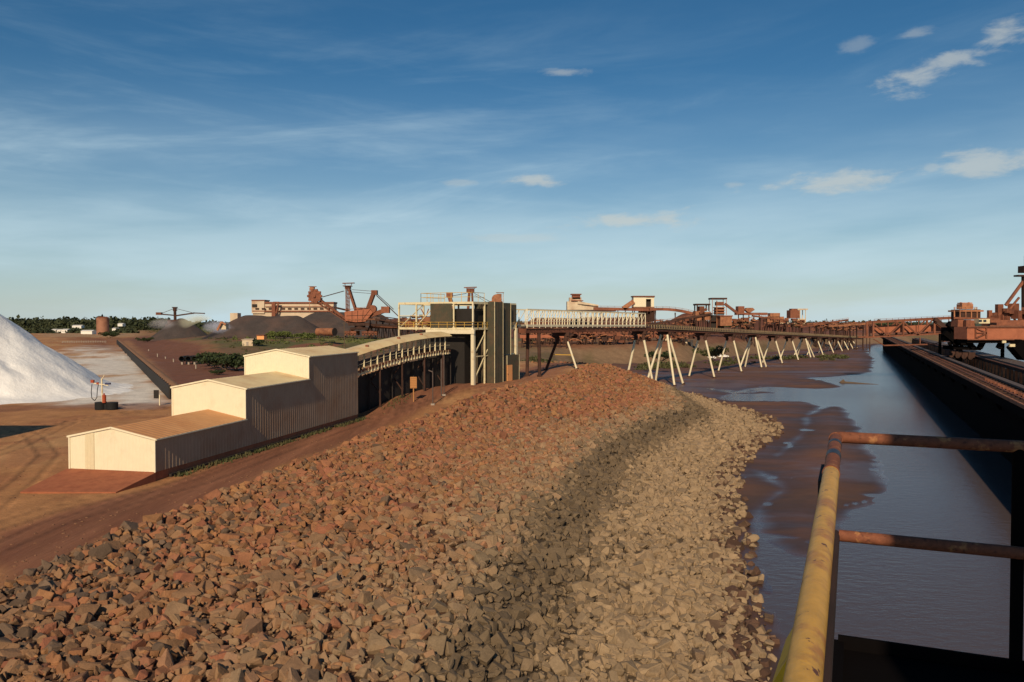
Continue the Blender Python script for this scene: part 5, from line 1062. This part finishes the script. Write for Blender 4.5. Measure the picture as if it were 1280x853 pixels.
scrub('bank_scrub','scattered low scrub on the far tidal bank',380,[(660,452),(700,451),(840,447),(1000,434),(1060,428),(1060,424),(900,428),(660,428)],'leaf_scrub',.6,2.2,203,dens=.55)
scrub('yard_scrub','dark scrub at the foot of the grey stockpiles',420,[(220,412),(520,421),(520,417),(220,407)],'leaf_dark',1.2,2.8,204,dens=.3)
def bush(px,py,h,w_,lab,seed,m_='leaf_dark',name='bush',cat='bush',group=None):
    x,y,z=G(px,py); r=np.random.default_rng(seed); t=thing(name,lab,cat,(x,y,z),group); n=max(6,int(10*w_/h)); cs=np.stack([x+r.normal(0,w_*.28,n),y+r.normal(0,w_*.25,n),z+h*r.uniform(.2,.62,n)],1); rr=h*r.uniform(.22,.4,n)
    V,F=bulk_leaves(cs,np.stack([rr*1.2,rr*1.2,rr],1),90,rr*.45,seed); o=link('crown',npmesh('crown',V-np.array([x,y,z]),F,m_),t)
    q=MB()
    for k in range(5): c=cs[k]; q.pipe((x+r.uniform(-.3,.3),y,z-.2),tuple(c),.14,.05,n=6)
    part('stem',q,'bark',t)
bl=[(262,458,5,6,'first of the dark bushes from the left, behind the middle shed roof'),(272,461,6,7,'second dark bush, rounded, right of the three pipe mouths'),(284,463,5.5,7,'third dark bush, low and wide, left of the tallest shed section'),(297,464,6.5,8,'fourth and largest dark bush, against the tallest shed section')]
for k,b in enumerate(bl): bush(*b[:5],300+k,group='row of dark bushes behind the shed')
bush(322,433,4,5,'dark bush just right of the white hut',310); bush(271,469,1.6,4,'low dark bush on the red ground below the bush row',311)
bush(352,424,5,14,'wide green bush in front of the long grey stockpile',312,'leaf_green'); bush(384,425,4.5,10,'green bush below the rusty drum',313,'leaf_green')
bush(890,449,6,10,'olive bush on the far bank behind the bridge legs',314,'leaf_scrub'); bush(828,451,4,9,'dark low bush on the far bank beside the paired legs',315,'leaf_dark')
bush(183,428,4,9,'dark round bush at the far end of the windbreak wall',316); bush(137,423,6,16,'dark bushy tree at the far end of the windbreak wall beside the salt ground',317)
# distant wood on the horizon
r=np.random.default_rng(77); cs=[];rd=[]
for k in range(1700):
    px=r.uniform(-60,215) ; Y=r.uniform(1350,2300); x=atd(px,400,Y)[0]; hgt=r.uniform(5,11)*(1+.5*(r.random()<.1)); cs.append((x,Y,0)); rd.append((hgt*1.1,hgt*1.1,hgt+6+Y/400))
for k in range(260):
    px=r.uniform(10,165); Y=r.uniform(1000,1340); x=atd(px,400,Y)[0]; cs.append((x,Y,0)); rd.append((8,8,r.uniform(2,6)))
for k in range(500):
    px=r.uniform(200,1150); Y=r.uniform(1300,2200); x=atd(px,400,Y)[0]; cs.append((x,Y,3)); rd.append((10,10,r.uniform(6,12)+Y/400))
V,F=bulk_leaves(cs,rd,34,[q_[0]*.55 for q_ in rd],77); me=npmesh('distant_wood',V,F,mat('leaf_far',(.030,.040,.016),.8,.3,.05,col2=(.05,.055,.022),mix=(.4,.6))); o=link('distant_wood',me); o['kind']='stuff'; tag(o,'dark green wood along the horizon behind the salt heap','wood')
# weeds along the shed wall and by the gallery
r=np.random.default_rng(88); V=[];n=1300
u=r.uniform(2,49,n); v=-.55-np.abs(r.normal(0,.35,n)); u2=r.uniform(48,66,n//4); v2=r.normal(-1.0,1.2,n//4)
u=np.concatenate([u,u2]); v=np.concatenate([v,v2]); k=fbm(u*.3,v*.5,89)>.42; u=u[k]; v=v[k]
bx_=SF.o[0]+SF.d[0]*u+SF.l[0]*v; by_=SF.o[1]+SF.d[1]*u+SF.l[1]*v; bz=height(bx_,by_); nn_=len(u); a=r.uniform(0,2*PI,nn_); h=r.uniform(.15,.5,nn_)
B=np.stack([bx_,by_,bz],1); D_=np.stack([np.cos(a),np.sin(a),np.zeros(nn_)],1)*.09; T=B+np.stack([r.normal(0,.15,nn_),r.normal(0,.15,nn_),h],1)
V=np.stack([B-D_,B+D_,T],1).reshape(-1,3); me=npmesh('weeds',V,np.arange(len(V)).reshape(-1,3),'leaf_scrub'); o=link('weeds',me); o['kind']='stuff'; tag(o,'thin green weeds along the foot of the shed wall','weeds')
# ---------------------------------------------------------------- sky, sun, camera
w=bpy.data.worlds.new('World'); S.world=w; w.use_nodes=True; N=w.node_tree.nodes; L=w.node_tree.links; bg=N['Background']; bg.inputs['Strength'].default_value=.062
sky=N.new('ShaderNodeTexSky'); sky.sky_type='NISHITA'; sky.sun_disc=False; sky.sun_elevation=EL; sky.sun_rotation=AZ+PI
sky.air_density=1.0; sky.dust_density=.3; sky.ozone_density=3.5; sky.altitude=0
def mth(op,a,b=None,c=None,clamp=False):
    n=N.new('ShaderNodeMath'); n.operation=op; n.use_clamp=clamp
    for i,v in enumerate((a,b,c)):
        if v is None: continue
        if isinstance(v,(int,float)): n.inputs[i].default_value=v
        else: L.new(v,n.inputs[i])
    return n.outputs[0]
tc=N.new('ShaderNodeTexCoord'); sp=N.new('ShaderNodeSeparateXYZ'); L.new(tc.outputs['Generated'],sp.inputs[0])
az=mth('ARCTAN2',sp.outputs[0],sp.outputs[1]); el=mth('ARCSINE',sp.outputs[2])
def noise2(sx,sy,ang=0,sc=1,det=6,rough=.6,seed=0,dist=0):
    cb=N.new('ShaderNodeCombineXYZ'); L.new(az,cb.inputs[0]); L.new(el,cb.inputs[1]); cb.inputs[2].default_value=seed
    mp=N.new('ShaderNodeMapping'); mp.inputs['Rotation'].default_value=(0,0,ang); mp.vector_type='POINT'; L.new(cb.outputs[0],mp.inputs[0])
    m2=N.new('ShaderNodeMapping'); m2.inputs['Scale'].default_value=(sx,sy,1); L.new(mp.outputs[0],m2.inputs[0])
    n=N.new('ShaderNodeTexNoise'); n.inputs['Scale'].default_value=sc; n.inputs['Detail'].default_value=det; n.inputs['Roughness'].default_value=rough; n.inputs['Distortion'].default_value=dist; L.new(m2.outputs[0],n.inputs['Vector']); return n.outputs['Fac']
def mrange(s,a,b,lo=0,hi=1):
    r=N.new('ShaderNodeMapRange'); r.interpolation_type='SMOOTHSTEP'
    for k,v in zip(('From Min','From Max','To Min','To Max'),(a,b,lo,hi)): r.inputs[k].default_value=v
    L.new(s,r.inputs['Value']); return r.outputs[0]
# thin cirrus veils
c1=mrange(noise2(1.6,9,R(-7),1.5,7,.6,1.3,.4),.47,.80); c2=mrange(noise2(4,30,R(4),1.2,6,.6,7.7,.3),.45,.8)
lowband=mrange(el,.02,.30,1,0); midl=mth('MULTIPLY',mrange(el,.04,.16),mrange(el,.22,.42,1,0)); leftw=mrange(az,-.1,.25,1,.35)
cir=mth('MULTIPLY',mth('ADD',mth('MULTIPLY',c1,.42),mth('MULTIPLY',c2,.13)),mth('ADD',mth('MULTIPLY',mth('MULTIPLY',midl,leftw),.9),mth('MULTIPLY',lowband,.3)))
veil=mth('MULTIPLY',mrange(el,-.05,.30,1,0),mrange(noise2(2,12,R(-3),1.2,5,.55,4.1),.33,.68,.48,.98)); cir=mth('ADD',cir,veil,clamp=True)
# small cumulus
cloudn=noise2(16,46,0,1,8,.62,3.3,.2); tot=None
for (px,py,wx,wy,den) in ((1143,104,44,19,.9),(1195,71,62,10,.85),(1245,47,50,14,.85),(1142,42,22,7,.45),(1075,55,22,9,.35),(1042,228,95,14,.95),(1242,199,58,18,.9),(660,226,46,9,.95),(790,276,75,10,.95),(703,91,30,6,.6),(920,231,16,4,.5),(1165,210,10,5,.5),(578,228,22,4,.45),(640,298,60,5,.4)):
    d=ray(px,py); a0=math.atan2(d[0],d[1]); e0=math.atan2(d[2],math.hypot(d[0],d[1])); k=math.cos(a0)
    dx=mth('DIVIDE',mth('SUBTRACT',az,a0),1.45*wx/1000*k*k); dy=mth('DIVIDE',mth('SUBTRACT',el,e0),1.5*wy/1000*k)
    r2=mth('ADD',mth('MULTIPLY',dx,dx),mth('MULTIPLY',dy,dy))
    v=mth('SUBTRACT',1.0,mth('SQRT',r2)); v=mth('ADD',v,mth('MULTIPLY',mth('SUBTRACT',cloudn,.56),2.7)); v=mth('MULTIPLY',mrange(v,0,.75),den)
    tot=v if tot is None else mth('MAXIMUM',tot,v)
tot=mth('MULTIPLY',tot,.62)
def mixc(f,a,b):
    x=N.new('ShaderNodeMix'); x.data_type='RGBA'; L.new(f,x.inputs['Factor'])
    for s,v in ((x.inputs['A'],a),(x.inputs['B'],b)):
        if isinstance(v,tuple): s.default_value=(*v,1)
        else: L.new(v,s)
    return x.outputs['Result']
hs=N.new('ShaderNodeHueSaturation'); hs.inputs['Saturation'].default_value=1.28; hs.inputs['Value'].default_value=1.0; hs.inputs['Hue'].default_value=.495; L.new(sky.outputs[0],hs.inputs['Color'])
c=mixc(cir,hs.outputs[0],(9.0,11.6,12.8)); c=mixc(tot,c,(9.6,9.8,9.0)); L.new(c,bg.inputs['Color'])
sun=bpy.data.lights.new('sun','SUN'); sun.energy=4.2; sun.angle=R(.55); sun.color=(1,.81,.57); so=bpy.data.objects.new('sun',sun); C.objects.link(so)
d=Vector((math.sin(AZ)*math.cos(EL),math.cos(AZ)*math.cos(EL),-math.sin(EL))); so.rotation_euler=d.to_track_quat('-Z','Y').to_euler(); so.location=(-40,-60,60)
cam=bpy.data.cameras.new('camera'); co=bpy.data.objects.new('camera',cam); C.objects.link(co); co.location=(0,0,H); co.rotation_euler=(PI/2-TH,0,0)
cam.sensor_width=36; cam.lens=28.125; cam.clip_end=30000; cam.clip_start=.05; S.camera=co
S.view_settings.view_transform='Standard'; S.view_settings.look='None'; S.view_settings.exposure=.0; S.view_settings.gamma=1
S.render.engine='CYCLES'; S.cycles.max_bounces=6; S.cycles.use_denoising=True
